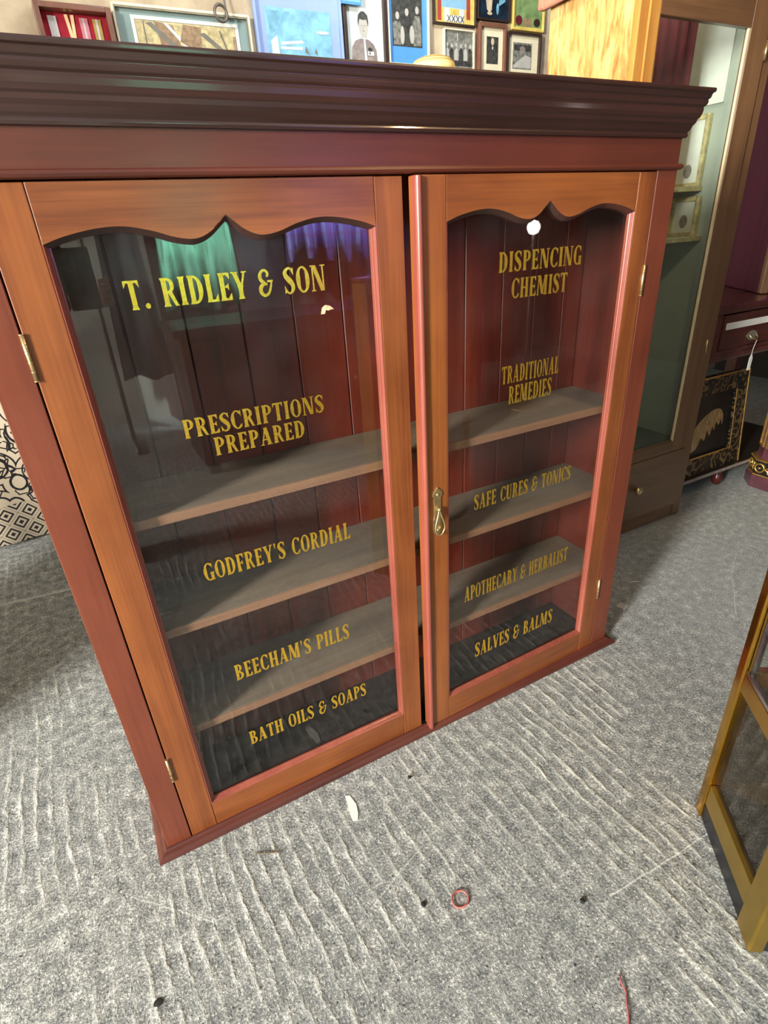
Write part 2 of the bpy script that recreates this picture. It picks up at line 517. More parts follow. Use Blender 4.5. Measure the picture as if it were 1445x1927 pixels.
class MB:
    def __init__(s):
        s.bm = bmesh.new()
        s.mats = []

    def mi(s, m):
        if m not in s.mats:
            s.mats.append(m)
        return s.mats.index(m)

    def face(s, pts, m):
        vs_ = [s.bm.verts.new(p) for p in pts]
        try:
            f = s.bm.faces.new(vs_)
        except ValueError:
            return None
        f.material_index = s.mi(m)
        return f

    def box(s, x0, x1, y0, y1, z0, z1, m):
        v = [s.bm.verts.new(p) for p in ((x0, y0, z0), (x1, y0, z0), (x1, y1, z0), (x0, y1, z0), (x0, y0, z1), (x1, y0, z1), (x1, y1, z1), (x0, y1, z1))]
        for f in ((0, 3, 2, 1), (4, 5, 6, 7), (0, 1, 5, 4), (1, 2, 6, 5), (2, 3, 7, 6), (3, 0, 4, 7)):
            s.bm.faces.new([v[i] for i in f]).material_index = s.mi(m)

    def obox(s, c, ex, ey, ez, m):                      # oriented box: centre and half-extent vectors
        c, ex, ey, ez = V(c), V(ex), V(ey), V(ez)
        v = [s.bm.verts.new(c + ex * a + ey * b + ez * d) for d in (-1, 1) for a, b in ((-1, -1), (1, -1), (1, 1), (-1, 1))]
        for f in ((0, 3, 2, 1), (4, 5, 6, 7), (0, 1, 5, 4), (1, 2, 6, 5), (2, 3, 7, 6), (3, 0, 4, 7)):
            s.bm.faces.new([v[i] for i in f]).material_index = s.mi(m)

    def strip(s, A, B, m, smooth=False):                # quads between two equal point lists
        a = [s.bm.verts.new(p) for p in A]
        b = [s.bm.verts.new(p) for p in B]
        for i in range(len(a) - 1):
            f = s.bm.faces.new((a[i], a[i + 1], b[i + 1], b[i]))
            f.material_index = s.mi(m)
            f.smooth = smooth

    def loft(s, rings, m, closed=True, caps=True, smooth=False):
        vr = [[s.bm.verts.new(p) for p in r] for r in rings]
        n = len(vr[0])
        for a, b in zip(vr, vr[1:]):
            for i in range(n if closed else n - 1):
                j = (i + 1) % n
                f = s.bm.faces.new((a[i], a[j], b[j], b[i]))
                f.material_index = s.mi(m)
                f.smooth = smooth
        if caps and closed:
            for r in (list(reversed(vr[0])), vr[-1]):
                try:
                    s.bm.faces.new(r).material_index = s.mi(m)
                except ValueError:
                    pass

    def prism(s, poly, y0, y1, m):                      # polygon in (x, z) extruded along y
        s.loft([[(x, y0, z) for x, z in poly], [(x, y1, z) for x, z in poly]], m)

    def tube(s, pts, r, m, n=8, closed=False, smooth=True):
        pts = [V(p) for p in pts]
        rs = r if isinstance(r, (list, tuple)) else [r] * len(pts)
        rings = []
        N = len(pts)
        ref = None
        for i, p in enumerate(pts):
            a = pts[(i - 1) % N] if (closed or i > 0) else p
            b = pts[(i + 1) % N] if (closed or i < N - 1) else p
            d = (b - a).normalized()
            if ref is None:
                ref = V((0, 0, 1)) if abs(d.z) < .9 else V((1, 0, 0))
            x = d.cross(ref)
            if x.length < 1e-5:
                x = d.orthogonal()
            x.normalize()
            y = x.cross(d).normalized()
            ref = y
            rings.append([p + (x * cos(2 * pi * k / n) + y * sin(2 * pi * k / n)) * rs[i] for k in range(n)])
        if closed:
            rings.append(rings[0])
            s.loft(rings, m, caps=False, smooth=smooth)
        else:
            s.loft(rings, m, smooth=smooth)

    def lathe(s, prof, c, m, n=24, axis='z', smooth=True):
        rings = []
        for r, h in prof:
            rg = []
            for k in range(n):
                a = 2 * pi * k / n
                if axis == 'z':
                    rg.append((c[0] + r * cos(a), c[1] + r * sin(a), c[2] + h))
                else:
                    rg.append((c[0] + r * cos(a), c[1] - h, c[2] + r * sin(a)))
            rings.append(rg)
        s.loft(rings, m, smooth=smooth)

    def build(s, name, parent=None, org=None, bevel=0, seg=2, weld=True):
        """one mesh object; org is the world position of its origin"""
        if weld:
            bmesh.ops.remove_doubles(s.bm, verts=s.bm.verts, dist=1e-6)
        bmesh.ops.recalc_face_normals(s.bm, faces=s.bm.faces)
        po = ORG[parent.name] if parent is not None else V((0, 0, 0))
        if org is None:
            org = po if parent is not None else V((0, 0, 0))
        org = V(org)
        bmesh.ops.translate(s.bm, verts=s.bm.verts, vec=-org)
        me = bpy.data.meshes.new(name)
        s.bm.to_mesh(me)
        s.bm.free()
        for m in s.mats:
            me.materials.append(MATS[m])
        o = bpy.data.objects.new(name, me)
        COL.objects.link(o)
        o.location = org - po
        if parent is not None:
            o.parent = parent
        ORG[o.name] = org
        if bevel:
            b = o.modifiers.new('bevel', 'BEVEL')
            b.width = bevel
            b.segments = seg
            b.limit_method = 'ANGLE'
            b.angle_limit = R(40)
            b.use_clamp_overlap = True
        return o


def tag(o, label, cat, group=None):
    o['label'] = label
    o['category'] = cat
    if group:
        o['group'] = group
    return o


def thing(name, loc, label, cat, group=None):
    o = bpy.data.objects.new(name, None)
    o.empty_display_size = .1
    COL.objects.link(o)
    o.location = loc
    ORG[o.name] = V(loc)
    return tag(o, label, cat, group)


def structure(o):
    o['kind'] = 'structure'
    return o


def spline(pts, n=8, closed=False):
    P_ = [V(p) for p in pts]
    N = len(P_)
    out = []
    rng = range(N) if closed else range(N - 1)
    for i in rng:
        p0 = P_[(i - 1) % N] if (closed or i > 0) else P_[0] * 2 - P_[1]
        p1, p2 = P_[i], P_[(i + 1) % N]
        p3 = P_[(i + 2) % N] if (closed or i < N - 2) else P_[-1] * 2 - P_[-2]
        for k in range(n):
            u_ = k / n
            out.append(.5 * ((2 * p1) + (p2 - p0) * u_ + (2 * p0 - 5 * p1 + 4 * p2 - p3) * u_ ** 2 + (3 * p1 - p0 - 3 * p2 + p3) * u_ ** 3))
    if not closed:
        out.append(P_[-1])
    return out


# ------------------------------------------------------------------ gilt letters drawn as pen strokes
T_, t_ = .19, .075


def stem(x, w=T_, s=.055, y0=0, y1=1):
    m0, m1 = y0 + .12, y1 - .12
    return [(x - s, y0), (x + w + s, y0), (x + w + s * .6, y0 + .035), (x + w, m0), (x + w, m1), (x + w + s * .6, y1 - .035), (x + w + s, y1), (x - s, y1), (x - s * .6, y1 - .035), (x, m1), (x, m0), (x - s * .6, y0 + .035)]


def dg(x0, y0, x1, y1, w):
    return [(x0, y0), (x0 + w, y0), (x1 + w, y1), (x1, y1)]


def rc(x0, x1, y0, y1):
    return [(x0, y0), (x1, y0), (x1, y1), (x0, y1)]


def bow(cx, cy, rx, ry, a0, a1, thick, thin, n=20):     # ring strip, thick at the sides, thin at top and bottom
    A, B = [], []
    for i in range(n + 1):
        a = R(a0 + (a1 - a0) * i / n)
        w = thin + (thick - thin) * abs(cos(a)) ** 1.4
        A.append((cx + rx * cos(a), cy + ry * sin(a)))
        B.append((cx + (rx - w) * cos(a), cy + (ry - min(w, thin * 1.5)) * sin(a)))
    return ('strip', A, B)


def pen(pts, n=8):                                      # (x, y, half-width) centre line
    q = spline(pts, n)
    A, B = [], []
    for i, p in enumerate(q):
        d = q[min(i + 1, len(q) - 1)] - q[max(i - 1, 0)]
        nx, ny = -d.y, d.x
        L = sqrt(nx * nx + ny * ny) or 1
        A.append((p.x + nx / L * p.z, p.y + ny / L * p.z))
        B.append((p.x - nx / L * p.z, p.y - ny / L * p.z))
    return ('strip', A, B)


def tri(a, b, c):
    return [a, b, c]


GL = {
    'I': (.30, [stem(.055)]),
    'T': (.58, [stem(.195), rc(.0, .58, .915, 1.0), tri((0, 1), (.0, .74), (.12, .93)), tri((.58, 1), (.46, .93), (.58, .74))]),
    'L': (.50, [stem(.055), rc(.05, .48, 0, .085), tri((.50, .0), (.50, .30), (.34, .07))]),
    'E': (.52, [stem(.055), rc(.05, .47, 0, .085), tri((.52, 0), (.50, .27), (.34, .07)), rc(.05, .46, .915, 1), tri((.49, 1), (.49, .74), (.34, .93)), rc(.2, .40, .46, .54), tri((.42, .36), (.42, .64), (.30, .5))]),
    'F': (.49, [stem(.055), rc(.05, .46, .915, 1), tri((.49, 1), (.49, .72), (.34, .93)), rc(.2, .38, .44, .52), tri((.41, .34), (.41, .62), (.29, .48))]),
    'H': (.66, [stem(.055), stem(.415), rc(.2, .45, .46, .545)]),
    'D': (.62, [stem(.055), bow(.24, .5, .36, .5, -90, 90, .2, .08), rc(.1, .26, .92, 1), rc(.1, .26, 0, .08)]),
    'P': (.56, [stem(.055), bow(.24, .72, .31, .28, -90, 90, .18, .075), rc(.1, .26, .925, 1), rc(.1, .26, .44, .515)]),
    'R': (.62, [stem(.055), bow(.24, .73, .29, .27, -90, 90, .17, .075), rc(.1, .26, .925, 1), rc(.1, .26, .46, .535), [(.24, .50), (.42, .50), (.57, .06), (.64, .0), (.46, 0)]]),
    'B': (.60, [stem(.055), bow(.24, .75, .27, .25, -90, 90, .17, .07), bow(.24, .27, .33, .27, -90, 90, .19, .075), rc(.1, .26, .93, 1), rc(.1, .26, .47, .54), rc(.1, .26, 0, .075)]),
    'O': (.64, [bow(.32, .5, .32, .51, 0, 360, .2, .07, 36)]),
    'C': (.58, [bow(.33, .5, .33, .51, 48, 318, .2, .075, 30), tri((.57, .98), (.57, .64), (.44, .90)), tri((.57, .30), (.44, .12), (.56, .10))]),
    'G': (.64, [bow(.33, .5, .33, .51, 48, 330, .2, .075, 30), tri((.56, .98), (.56, .66), (.44, .90)), stem(.42, .17, .05, 0, .46)]),
    'S': (.52, [pen([(.455, .80, .035), (.36, .95, .04), (.22, .95, .05), (.10, .82, .085), (.14, .66, .10), (.27, .52, .115), (.39, .37, .10), (.42, .20, .085), (.32, .05, .05), (.18, .045, .04), (.06, .20, .035)]), tri((.49, .99), (.49, .66), (.38, .90)), tri((.03, .01), (.03, .35), (.15, .10))]),
    'A': (.68, [dg(.05, .03, .30, 1.0, .085), dg(.42, .03, .24, 1.0, .2), rc(.14, .46, .28, .355), rc(-.02, .20, 0, .05), rc(.37, .68, 0, .05)]),
    'V': (.64, [dg(.26, 0, .03, .97, .2), dg(.32, 0, .52, .97, .085), rc(-.02, .28, .95, 1), rc(.45, .68, .95, 1)]),
    'Y': (.64, [stem(.23, .19, .055, 0, .5), dg(.23, .44, .03, .97, .19), dg(.33, .44, .50, .97, .09), rc(-.03, .27, .95, 1), rc(.43, .66, .95, 1)]),
    'M': (.86, [dg(.04, .03, .08, .97, .085), dg(.36, .05, .07, 1, .2), dg(.40, .05, .58, 1, .085), stem(.60), rc(-.01, .18, 0, .05), rc(-.01, .2, .95, 1)]),
    'N': (.70, [rc(.06, .135, .03, .97), dg(.44, 0, .06, 1, .2), rc(.55, .625, .03, 1), rc(-.01, .20, 0, .05), rc(-.01, .2, .95, 1), rc(.47, .71, .95, 1)]),
    'U': (.64, [stem(.055, T_, .055, .3, 1), pen([(.145, .36, .095), (.16, .16, .085), (.30, .045, .05), (.45, .10, .04), (.51, .3, .037), (.51, .97, .037)]), rc(.41, .61, .95, 1)]),
    '&': (.66, [pen([(.60, .56, .03), (.52, .30, .05), (.40, .10, .055), (.22, .04, .06), (.08, .18, .085), (.10, .36, .085), (.26, .47, .06), (.40, .44, .045)]), pen([(.30, .50, .05), (.15, .60, .075), (.10, .76, .075), (.20, .93, .055), (.36, .96, .05), (.46, .84, .055), (.40, .72, .045)]), rc(.40, .66, .52, .60)]),
    "'": (.20, [[(.03, 1), (.17, 1), (.10, .62)]]),
    '.': (.24, [('strip', [(.12 + .10 * cos(a * pi / 8), .10 + .10 * sin(a * pi / 8)) for a in range(9)], [(.12 + .10 * cos(a * pi / 8), .10 - .10 * sin(a * pi / 8)) for a in range(9)])]),
    ' ': (.34, []),
}


def lettering(text, x0, x1, z0, z1, y, parent, tilt=0.0):
    gap = .075
    nat = sum(GL[c][0] + gap for c in text) - gap
    kx, kz = (x1 - x0) / nat, z1 - z0
    b = MB()
    cur = 0.0
    for c in text:
        w, shapes = GL[c]
        k = 0
        for sh in shapes:
            k += 1
            yy = y - .00002 * k
            f = lambda p: (x0 + (cur + p[0]) * kx, yy, z0 + p[1] * kz + tilt * (cur * kx))
            if isinstance(sh, tuple):
                b.strip([f(p) for p in sh[1]], [f(p) for p in sh[2]], 'gold_leaf')
            else:
                b.face([f(p) for p in sh], 'gold_leaf')
        cur += w + gap
    return b.build('lettering', parent, weld=False)


# ------------------------------------------------------------------ the room
def room():
    b = MB()
    b.face([(-4.8, -3.6, 0), (4.6, -3.6, 0), (4.6, 1.95, 0), (-4.8, 1.95, 0)], 'brushed_concrete')
    structure(b.build('floor'))
    b = MB(); b.box(-4.8, 4.6, 1.95, 2.05, 0, 3.0, 'plaster_wall'); structure(b.build('wall_back'))
    b = MB(); b.box(4.6, 4.7, -3.7, 2.05, 0, 3.0, 'shed_wall'); structure(b.build('wall_right'))
    b = MB(); b.box(-4.8, 4.6, -3.7, -3.6, 0, 3.0, 'grey_plaster'); structure(b.build('wall_front'))
    b = MB()
    b.box(-4.9, -4.8, -1.4, 2.05, 0, 3.0, 'shed_wall')
    b.box(-4.9, -4.8, -3.7, -2.9, 0, 3.0, 'shed_wall')
    b.box(-4.9, -4.8, -2.9, -1.4, 2.9, 3.0, 'shed_wall')
    structure(b.build('wall_left'))
    b = MB(); b.box(-4.9, 4.7, -3.7, 2.05, 3.0, 3.1, 'shed_roof'); structure(b.build('ceiling'))


room()


# ------------------------------------------------------------------ the glazed cabinet
XL, XR = -.124, 1.183
DEP = .240


def sweep_u(b, prof, xl, xr, yf, yb, m):
    """moulding along the left end, front and right end; prof = (projection, z)"""
    rings = []
    for (px, py, sx_, sy_) in ((xl, yb, -1, 0), (xl, yf, -1, -1), (xr, yf, 1, -1), (xr, yb, 1, 0)):
        rings.append([(px + p * sx_, py + p * sy_, z) for p, z in prof])
    b.loft(rings, m, closed=True, caps=True)


def glass_profile(b, x0, x1, z0, z1, m):
    """stepped glazing moulding down both sides and along the foot of a door opening"""
    prof = [(0, .0005), (.0018, .0005), (.0026, .0024), (.0038, .0032), (.0046, .0056), (.0062, .0062), (.0074, .0088), (.0095, .0094), (.0095, .0120), (0, .0120)]
    rings = []
    for (x, z, dx, dz) in ((x0, z1, 1, 0), (x0, z0, 1, 1), (x1, z0, -1, 1), (x1, z1, -1, 0)):
        rings.append([(x + i * dx, y, z + i * dz) for i, y in prof])
    b.loft(rings, m, closed=True, caps=True)


def door(root, x0, x1, ox0, ox1, hinge_right, lines):
    z0, z1, ob = .016, 1.254, .083
    hx = x1 if hinge_right else x0
    org = V((hx, .0, 0))
    b = MB()
    th = .022
    b.box(x0, ox0, 0, th, z0, z1, 'mahogany_z')
    b.box(ox1, x1, 0, th, z0, z1, 'mahogany_z')
    e = .0006
    b.box(ox0 + e, ox1 - e, .0003, th, z0, ob, 'mahogany_x')
    w = ox1 - ox0
    half = [(0, 1.1840), (.06, 1.1930), (.14, 1.2000), (.21, 1.2010), (.28, 1.1945), (.345, 1.1845), (.40, 1.1815), (.445, 1.1890), (.485, 1.2035)]
    sp_ = [(p.x, p.y) for p in spline([(u, z, 0) for u, z in half], 5)]
    curve = sp_ + [(.5, 1.2095)] + [(1 - u, z) for u, z in reversed(sp_)]
    poly = [(ox0 + e + u * (w - 2 * e), z) for u, z in curve] + [(ox1 - e, z1), (ox0 + e, z1)]
    vs_ = []
    n = len(curve)
    # rail with a chamfered, scalloped lower edge
    fr = [(x, .0003, z) for x, z in poly]
    mid = [(x, .0105, z - (.0075 if i < n else 0)) for i, (x, z) in enumerate(poly)]
    bk = [(x, th, z - (.0080 if i < n else 0)) for i, (x, z) in enumerate(poly)]
    vf = [b.bm.verts.new(p) for p in fr]
    vm = [b.bm.verts.new(p) for p in mid]
    vb = [b.bm.verts.new(p) for p in bk]
    mi = b.mi('mahogany_x')
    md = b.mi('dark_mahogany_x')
    N = len(poly)
    for i in range(N):
        j = (i + 1) % N
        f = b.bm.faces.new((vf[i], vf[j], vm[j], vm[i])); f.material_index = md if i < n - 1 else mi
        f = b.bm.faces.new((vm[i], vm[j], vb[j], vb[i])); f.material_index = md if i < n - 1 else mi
    # front face as vertical strips so that the concave outline fills cleanly
    top = [b.bm.verts.new((x, .0003, z1)) for x, z in poly[:n]]
    for i in range(n - 1):
        f = b.bm.faces.new((vf[i], vf[i + 1], top[i + 1], top[i])); f.material_index = mi
    topb = [b.bm.verts.new((x, th, z1)) for x, z in poly[:n]]
    for i in range(n - 1):
        f = b.bm.faces.new((vb[i], vb[i + 1], topb[i + 1], topb[i])); f.material_index = mi
    d = b.build('door', root, org)
    bv = d.modifiers.new('bevel', 'BEVEL')
    bv.width = .0012
    bv.segments = 2
    bv.limit_method = 'ANGLE'
    bv.angle_limit = R(60)
    # glass
    b = MB(); b.box(ox0 - .006, ox1 + .006, .0110, .0140, ob - .006, 1.215, 'cabinet_glass'); b.build('glass_pane', d)
    b = MB(); glass_profile(b, ox0, ox1, ob, 1.190, 'red_mahogany_z'); b.build('glazing_bead', d)
    for (s_, a, c, q, r) in lines:
        lettering(s_, a, c, q, r, .0108, d)
    # hinges
    for z in (1.018, .198) if not hinge_right else (1.016, .19):
        b = MB()
        xx = hx + (.001 if hinge_right else -.001)
        b.tube([(xx, -.0015, z), (xx, -.0015, z + .062)], .0030, 'old_brass', 10)
        for k in (.0, .0124, .0248, .0372, .0496, .062):
            b.tube([(xx, -.0015, z + k - .0006), (xx, -.0015, z + k + .0006)], .0034, 'old_brass', 10)
        b.box(xx - .006, xx + .006, .0005, .004, z, z + .062, 'old_brass')
        b.build('hinge', d)
    return d


def cabinet():
    root = thing('glazed_cabinet', (.53, .12, 0), 'red-brown mahogany wall cabinet with two glazed doors and gilt lettering, standing on the concrete floor', 'cabinet')
    # sides
    for x in (XL, XR - .02):
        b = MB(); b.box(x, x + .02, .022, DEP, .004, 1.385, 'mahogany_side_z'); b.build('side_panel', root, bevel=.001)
    # face frame
    b = MB(); b.box(XL, -.0745, 0, .022, .004, 1.262, 'stile_mahogany_z'); b.build('face_stile', root, bevel=.001)
    b = MB(); b.box(1.124, XR, 0, .022, .004, 1.262, 'stile_mahogany_z'); b.build('face_stile', root, bevel=.001)
    b = MB(); b.box(XL, XR, .0, .022, 1.262, 1.385, 'frieze_mahogany_x'); b.build('frieze_board', root, bevel=.001)
    # bead under the frieze
    prof = [(0, 1.2565), (.0035, 1.2565), (.007, 1.2585), (.0085, 1.262), (.007, 1.2655), (.0035, 1.2675), (0, 1.2675)]
    b = MB(); sweep_u(b, prof, XL, XR, 0, DEP, 'frieze_mahogany_x'); b.build('bead_moulding', root, bevel=.0004)
    # cornice
    prof = [(0, 1.312), (.0060, 1.312), (.0072, 1.3165), (.0055, 1.3200), (.0085, 1.3240), (.0110, 1.3310), (.0150, 1.3360), (.0160, 1.3415), (.0188, 1.3440), (.0212, 1.3500), (.0222, 1.3570), (.0215, 1.3610), (.0255, 1.3640), (.0266, 1.3690), (.0260, 1.3725), (.0290, 1.3750), (.0305, 1.3820), (.0340, 1.3840), (.0345, 1.3875), (.0335, 1.3905), (0, 1.3905)]
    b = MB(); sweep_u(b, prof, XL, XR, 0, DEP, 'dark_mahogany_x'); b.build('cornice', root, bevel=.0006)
    b = MB(); b.box(XL + .001, XR - .001, .001, DEP, 1.385, 1.3900, 'dark_mahogany_x'); b.build('top_board', root)
    # plinth moulding
    prof = [(0, .0005), (.0225, .0005), (.0235, .004), (.0215, .0095), (.0150, .0130), (.0080, .0150), (.0050, .0175), (0, .0180)]
    b = MB(); sweep_u(b, prof, XL, XR, 0, DEP, 'plinth_mahogany_x'); b.build('plinth_moulding', root, bevel=.0006)
    # back of vertical boards
    b = MB()
    x = XL + .021
    gx = [.065, .17, .275, .38, .487, .592, .69, .797, .905, 1.005, 1.10]
    edges = [XL + .021] + gx + [XR - .021]
    for a, c in zip(edges, edges[1:]):
        b.box(a + .0012, c - .0012, .212, .224, .02, 1.375, 'back_board_z')
    b.box(XL + .021, XR - .021, .225, .232, .02, 1.375, 'dark_mahogany_x')
    b.build('back_panel', root, bevel=.0015, seg=1)
    b = MB(); b.box(XL + .02, XR - .02, .022, .211, .005, .028, 'black_oak_x'); b.build('floor_board', root)
    for z in (.288, .535, .765):
        b = MB()
        b.box(XL + .0205, XR - .0205, .030, .2115, z - .018, z, 'shelf_board_x')
        b.box(XL + .0205, XR - .0205, .026, .0299, z - .018, z, 'shelf_edge_x')
        b.build('shelf', root, bevel=.001)
    L1 = [('T. RIDLEY & SON', .066, .373, 1.0945, 1.1335), ('PRESCRIPTIONS', .102, .346, .893, .9245), ('PREPARED', .145, .305, .8545, .886),
          ("GODFREY'S CORDIAL", .081, .373, .623, .660), ("BEECHAM'S PILLS", .094, .348, .376, .4155), ('BATH OILS & SOAPS', .093, .375, .191, .229)]
    L2 = [('DISPENCING', .722, .939, 1.0935, 1.129), ('CHEMIST', .756, .904, 1.0445, 1.081), ('TRADITIONAL', .740, .900, .8775, .914), ('REMEDIES', .761, .883, .832, .8705),
          ('SAFE CURES & TONICS', .674, .972, .604, .641), ('APOTHECARY & HERBALIST', .650, .992, .360, .402), ('SALVES & BALMS', .686, .957, .169, .214)]
    dl = door(root, -.072, .5185, -.018, .4675, False, L1)
    b = MB()
    # torn paper scrap stuck on the glass
    pts = [(.359, 1.058), (.362, 1.068), (.368, 1.072), (.376, 1.070), (.383, 1.064), (.377, 1.064), (.373, 1.0625), (.368, 1.064), (.366, 1.058)]
    b.prism(pts, .0098, .0106, 'paper_scrap')
    b.build('paper_scrap', dl)
    dr = door(root, .5345, 1.1215, .5945, 1.0715, True, L2)
    # astragal bead on the meeting edge
    b = MB()
    rings = []
    for z in (.012, 1.253):
        rings.append([(.5385 + .0062 * cos(a), -.0010 + .0066 * sin(a), z) for a in [pi + pi * k / 10 for k in range(11)]] + [(.5447, .010, z), (.5323, .010, z)])
    b.loft(rings, 'red_mahogany_z', smooth=False)
    b.build('astragal', dr, bevel=.0005)
    # drop handle
    b = MB()
    hx = .5675
    pl = [(-.0115, .620), (-.0085, .628), (-.0085, .670), (-.0125, .676), (-.0105, .684), (-.004, .690), (0, .695), (.004, .690), (.0105, .684), (.0125, .676), (.0085, .670), (.0085, .628), (.0115, .620), (.0125, .600), (.0105, .588), (.004, .583), (-.004, .583), (-.0105, .588), (-.0125, .600)]
    b.prism([(hx + x_, z_) for x_, z_ in pl], -.0022, .0006, 'old_brass')
    for z_, r_ in ((.678, .0035), (.594, .003)):
        b.lathe([(r_, 0), (r_, .0012), (r_ * .6, .0022), (.0002, .0025)], (hx, -.0022, z_), 'old_brass', 12, 'y')
    b.tube([(hx - .006, -.006, .6455), (hx + .006, -.006, .6455)], .003, 'old_brass', 10)
    b.box(hx - .003, hx + .003, -.006, 0, .643, .648, 'old_brass')
    b.build('handle_plate', dr, bevel=.0004)
    b = MB()
    ring = spline([(hx, -.008, .644), (hx - .004, -.009, .632), (hx - .0105, -.010, .612), (hx - .0115, -.010, .598), (hx - .006, -.010, .5875), (hx, -.010, .5845), (hx + .006, -.010, .5875), (hx + .0115, -.010, .598), (hx + .0105, -.010, .612), (hx + .004, -.009, .632)], 5, True)
    b.tube(ring, .0019, 'old_brass', 8, True)
    b.lathe([(.0002, -.004), (.0035, -.0025), (.0040, 0), (.003, .003), (.0002, .0045)], (hx, -.008, .6445), 'old_brass', 12)
    b.build('drop_ring', dr)
    dr.rotation_euler.z = R(1.45)
    return root


cabinet()

# straw hat on the cabinet top
b = MB()
b.lathe([(.075, 0), (.077, .002), (.074, .004), (.048, .0065), (.0425, .012), (.041, .030), (.038, .042), (.031, .0485), (.020, .052), (.008, .0535), (.0003, .0537)], (.664, .130, 1.3908), 'woven_straw', 40)
o = b.build('straw_hat', org=(.664, .130, 1.3908))
tag(o, 'small yellow woven straw hat peeping over the cornice of the cabinet', 'hat')

# ------------------------------------------------------------------ pictures on the back wall
WY = 1.95                                              # wall face


def picture(name, label, cat, x0, x1, z0, z1, fw_, frame, mat=None, inner=None, shapes=(), depth=.03, ground='photo_grey', lip=None, group=None):
    root = thing(name, ((x0 + x1) / 2, WY - .001, z0), label, cat, group)
    yf = WY - depth
    b = MB()
    for (a, c, d, e) in ((x0, x0 + fw_, z0, z1), (x1 - fw_, x1, z0, z1), (x0 + fw_, x1 - fw_, z0, z0 + fw_), (x0 + fw_, x1 - fw_, z1 - fw_, z1)):
        b.box(a, c, yf, WY - .001, d, e, frame)
    b.build('frame', root, bevel=min(.003, fw_ * .25))
    if lip:
        b = MB()
        q = .004
        X0, X1, Z0, Z1 = x0 + fw_, x1 - fw_, z0 + fw_, z1 - fw_
        for (a, c, d, e) in ((X0, X0 + q, Z0, Z1), (X1 - q, X1, Z0, Z1), (X0 + q, X1 - q, Z0, Z0 + q), (X0 + q, X1 - q, Z1 - q, Z1)):
            b.box(a, c, yf + .003, WY - .004, d, e, lip)
        b.build('frame_slip', root)
    X0, X1, Z0, Z1 = x0 + fw_, x1 - fw_, z0 + fw_, z1 - fw_
    ym = WY - depth * .45
    if mat:
        b = MB(); b.box(X0, X1, ym, WY - .004, Z0, Z1, mat); b.build('mount', root)
        ym -= .0012
    if inner is None:
        inner = (X0, X1, Z0, Z1)
    ix0, ix1, iz0, iz1 = inner
    b = MB()
    b.box(ix0, ix1, ym, ym + .001, iz0, iz1, ground)
    k = 0
    for m, pts in shapes:
        k += 1
        yy = ym - .00025 * k
        pp = [(min(max(px, ix0 + .0005), ix1 - .0005), yy, min(max(pz, iz0 + .0005), iz1 - .0005)) for px, pz in pts]
        b.face(pp, m)
    b.build('print', root)
    return root


def ell(cx, cz, rx, rz, n=14, a0=0, a1=2 * pi):
    return [(cx + rx * cos(a0 + (a1 - a0) * i / n), cz + rz * sin(a0 + (a1 - a0) * i / n)) for i in range(n)]


def rect(x0, x1, z0, z1):
    return [(x0, z0), (x1, z0), (x1, z1), (x0, z1)]


# medal case: red velvet with ribbons
root = thing('medal_case', (.268, WY - .001, 1.79), 'small brown box frame lined in crimson with medals, leftmost above the cornice', 'medal case')
b = MB()
for (a, c, d, e) in ((.140, .158, 1.79, 1.974), (.378, .396, 1.79, 1.974), (.158, .378, 1.79, 1.806), (.158, .378, 1.958, 1.974)):
    b.box(a, c, WY - .055, WY - .001, d, e, 'frame_brown')
b.build('frame', root, bevel=.002)
b = MB(); b.box(.158, .378, WY - .012, WY - .002, 1.806, 1.958, 'crimson_velvet'); b.build('lining', root)
for cx_, mm in ((.193, 'medal_silver'), (.252, 'medal_cream'), (.298, 'medal_rose'), (.343, 'medal_olive')):
    b = MB()
    if mm == 'medal_cream':
        b.prism([(cx_ - .016, 1.953), (cx_ - .005, 1.953), (cx_, 1.896), (cx_ + .005, 1.953), (cx_ + .016, 1.953), (cx_ + .008, 1.868), (cx_ - .008, 1.868)], WY - .016, WY - .012, mm)
    else:
        b.box(cx_ - .014, cx_ + .014, WY - .016, WY - .012, 1.87, 1.946, mm)
        b.box(cx_ - .004, cx_ + .003, WY - .0165, WY - .0155, 1.87, 1.946, 'medal_silver' if mm != 'medal_silver' else 'white_card')
    b.lathe([(.0003, .006), (.010, .006), (.013, .003), (.013, 0)], (cx_, WY - .012, 1.852), 'medal_silver', 16, 'y')
    b.build('medal', root)

# green-mounted water-colour
b_shapes = [('print_brown', [(.60, 1.71), (.70, 1.71), (.62, 1.95), (.55, 1.96)]), ('print_grey', [(.52, 1.95), (.54, 1.955), (.66, 1.86), (.63, 1.86)]),
            ('photo_pale', [(.585, 1.955), (.60, 1.955), (.70, 1.86), (.68, 1.86)]), ('print_brown', [(.66, 1.955), (.73, 1.95), (.72, 1.86), (.64, 1.90)]),
            ('print_grey', [(.72, 1.93), (.74, 1.935), (.82, 1.88), (.80, 1.875)]), ('print_grey', rect(.508, .512, 1.72, 1.955)), ('print_grey', [(.80, 1.945), (.806, 1.945), (.83, 1.88), (.824, 1.88)]), ('print_brown', rect(.855, .875, 1.72, 1.93))]
picture('framed_watercolour', 'wide water-colour in grey-green mount and thin cream frame, left of the blue print', 'picture', .404, .933, 1.66, 2.000, .008, 'frame_cream', 'grey_green_mat', (.480, .868, 1.72, 1.958), b_shapes, .03, 'print_ochre', 'frame_grey_gilt')
# white inner border of that picture belongs to its mount
root = [o for o in COL.objects if o.name == 'framed_watercolour'][0]
b = MB()
for (a, c, d, e) in ((.467, .479, 1.706, 1.971), (.869, .882, 1.706, 1.971), (.479, .869, 1.706, 1.719), (.479, .869, 1.959, 1.971)):
    b.box(a, c, WY - .0165, WY - .0138, d, e, 'white_card')
b.build('inner_border', root)

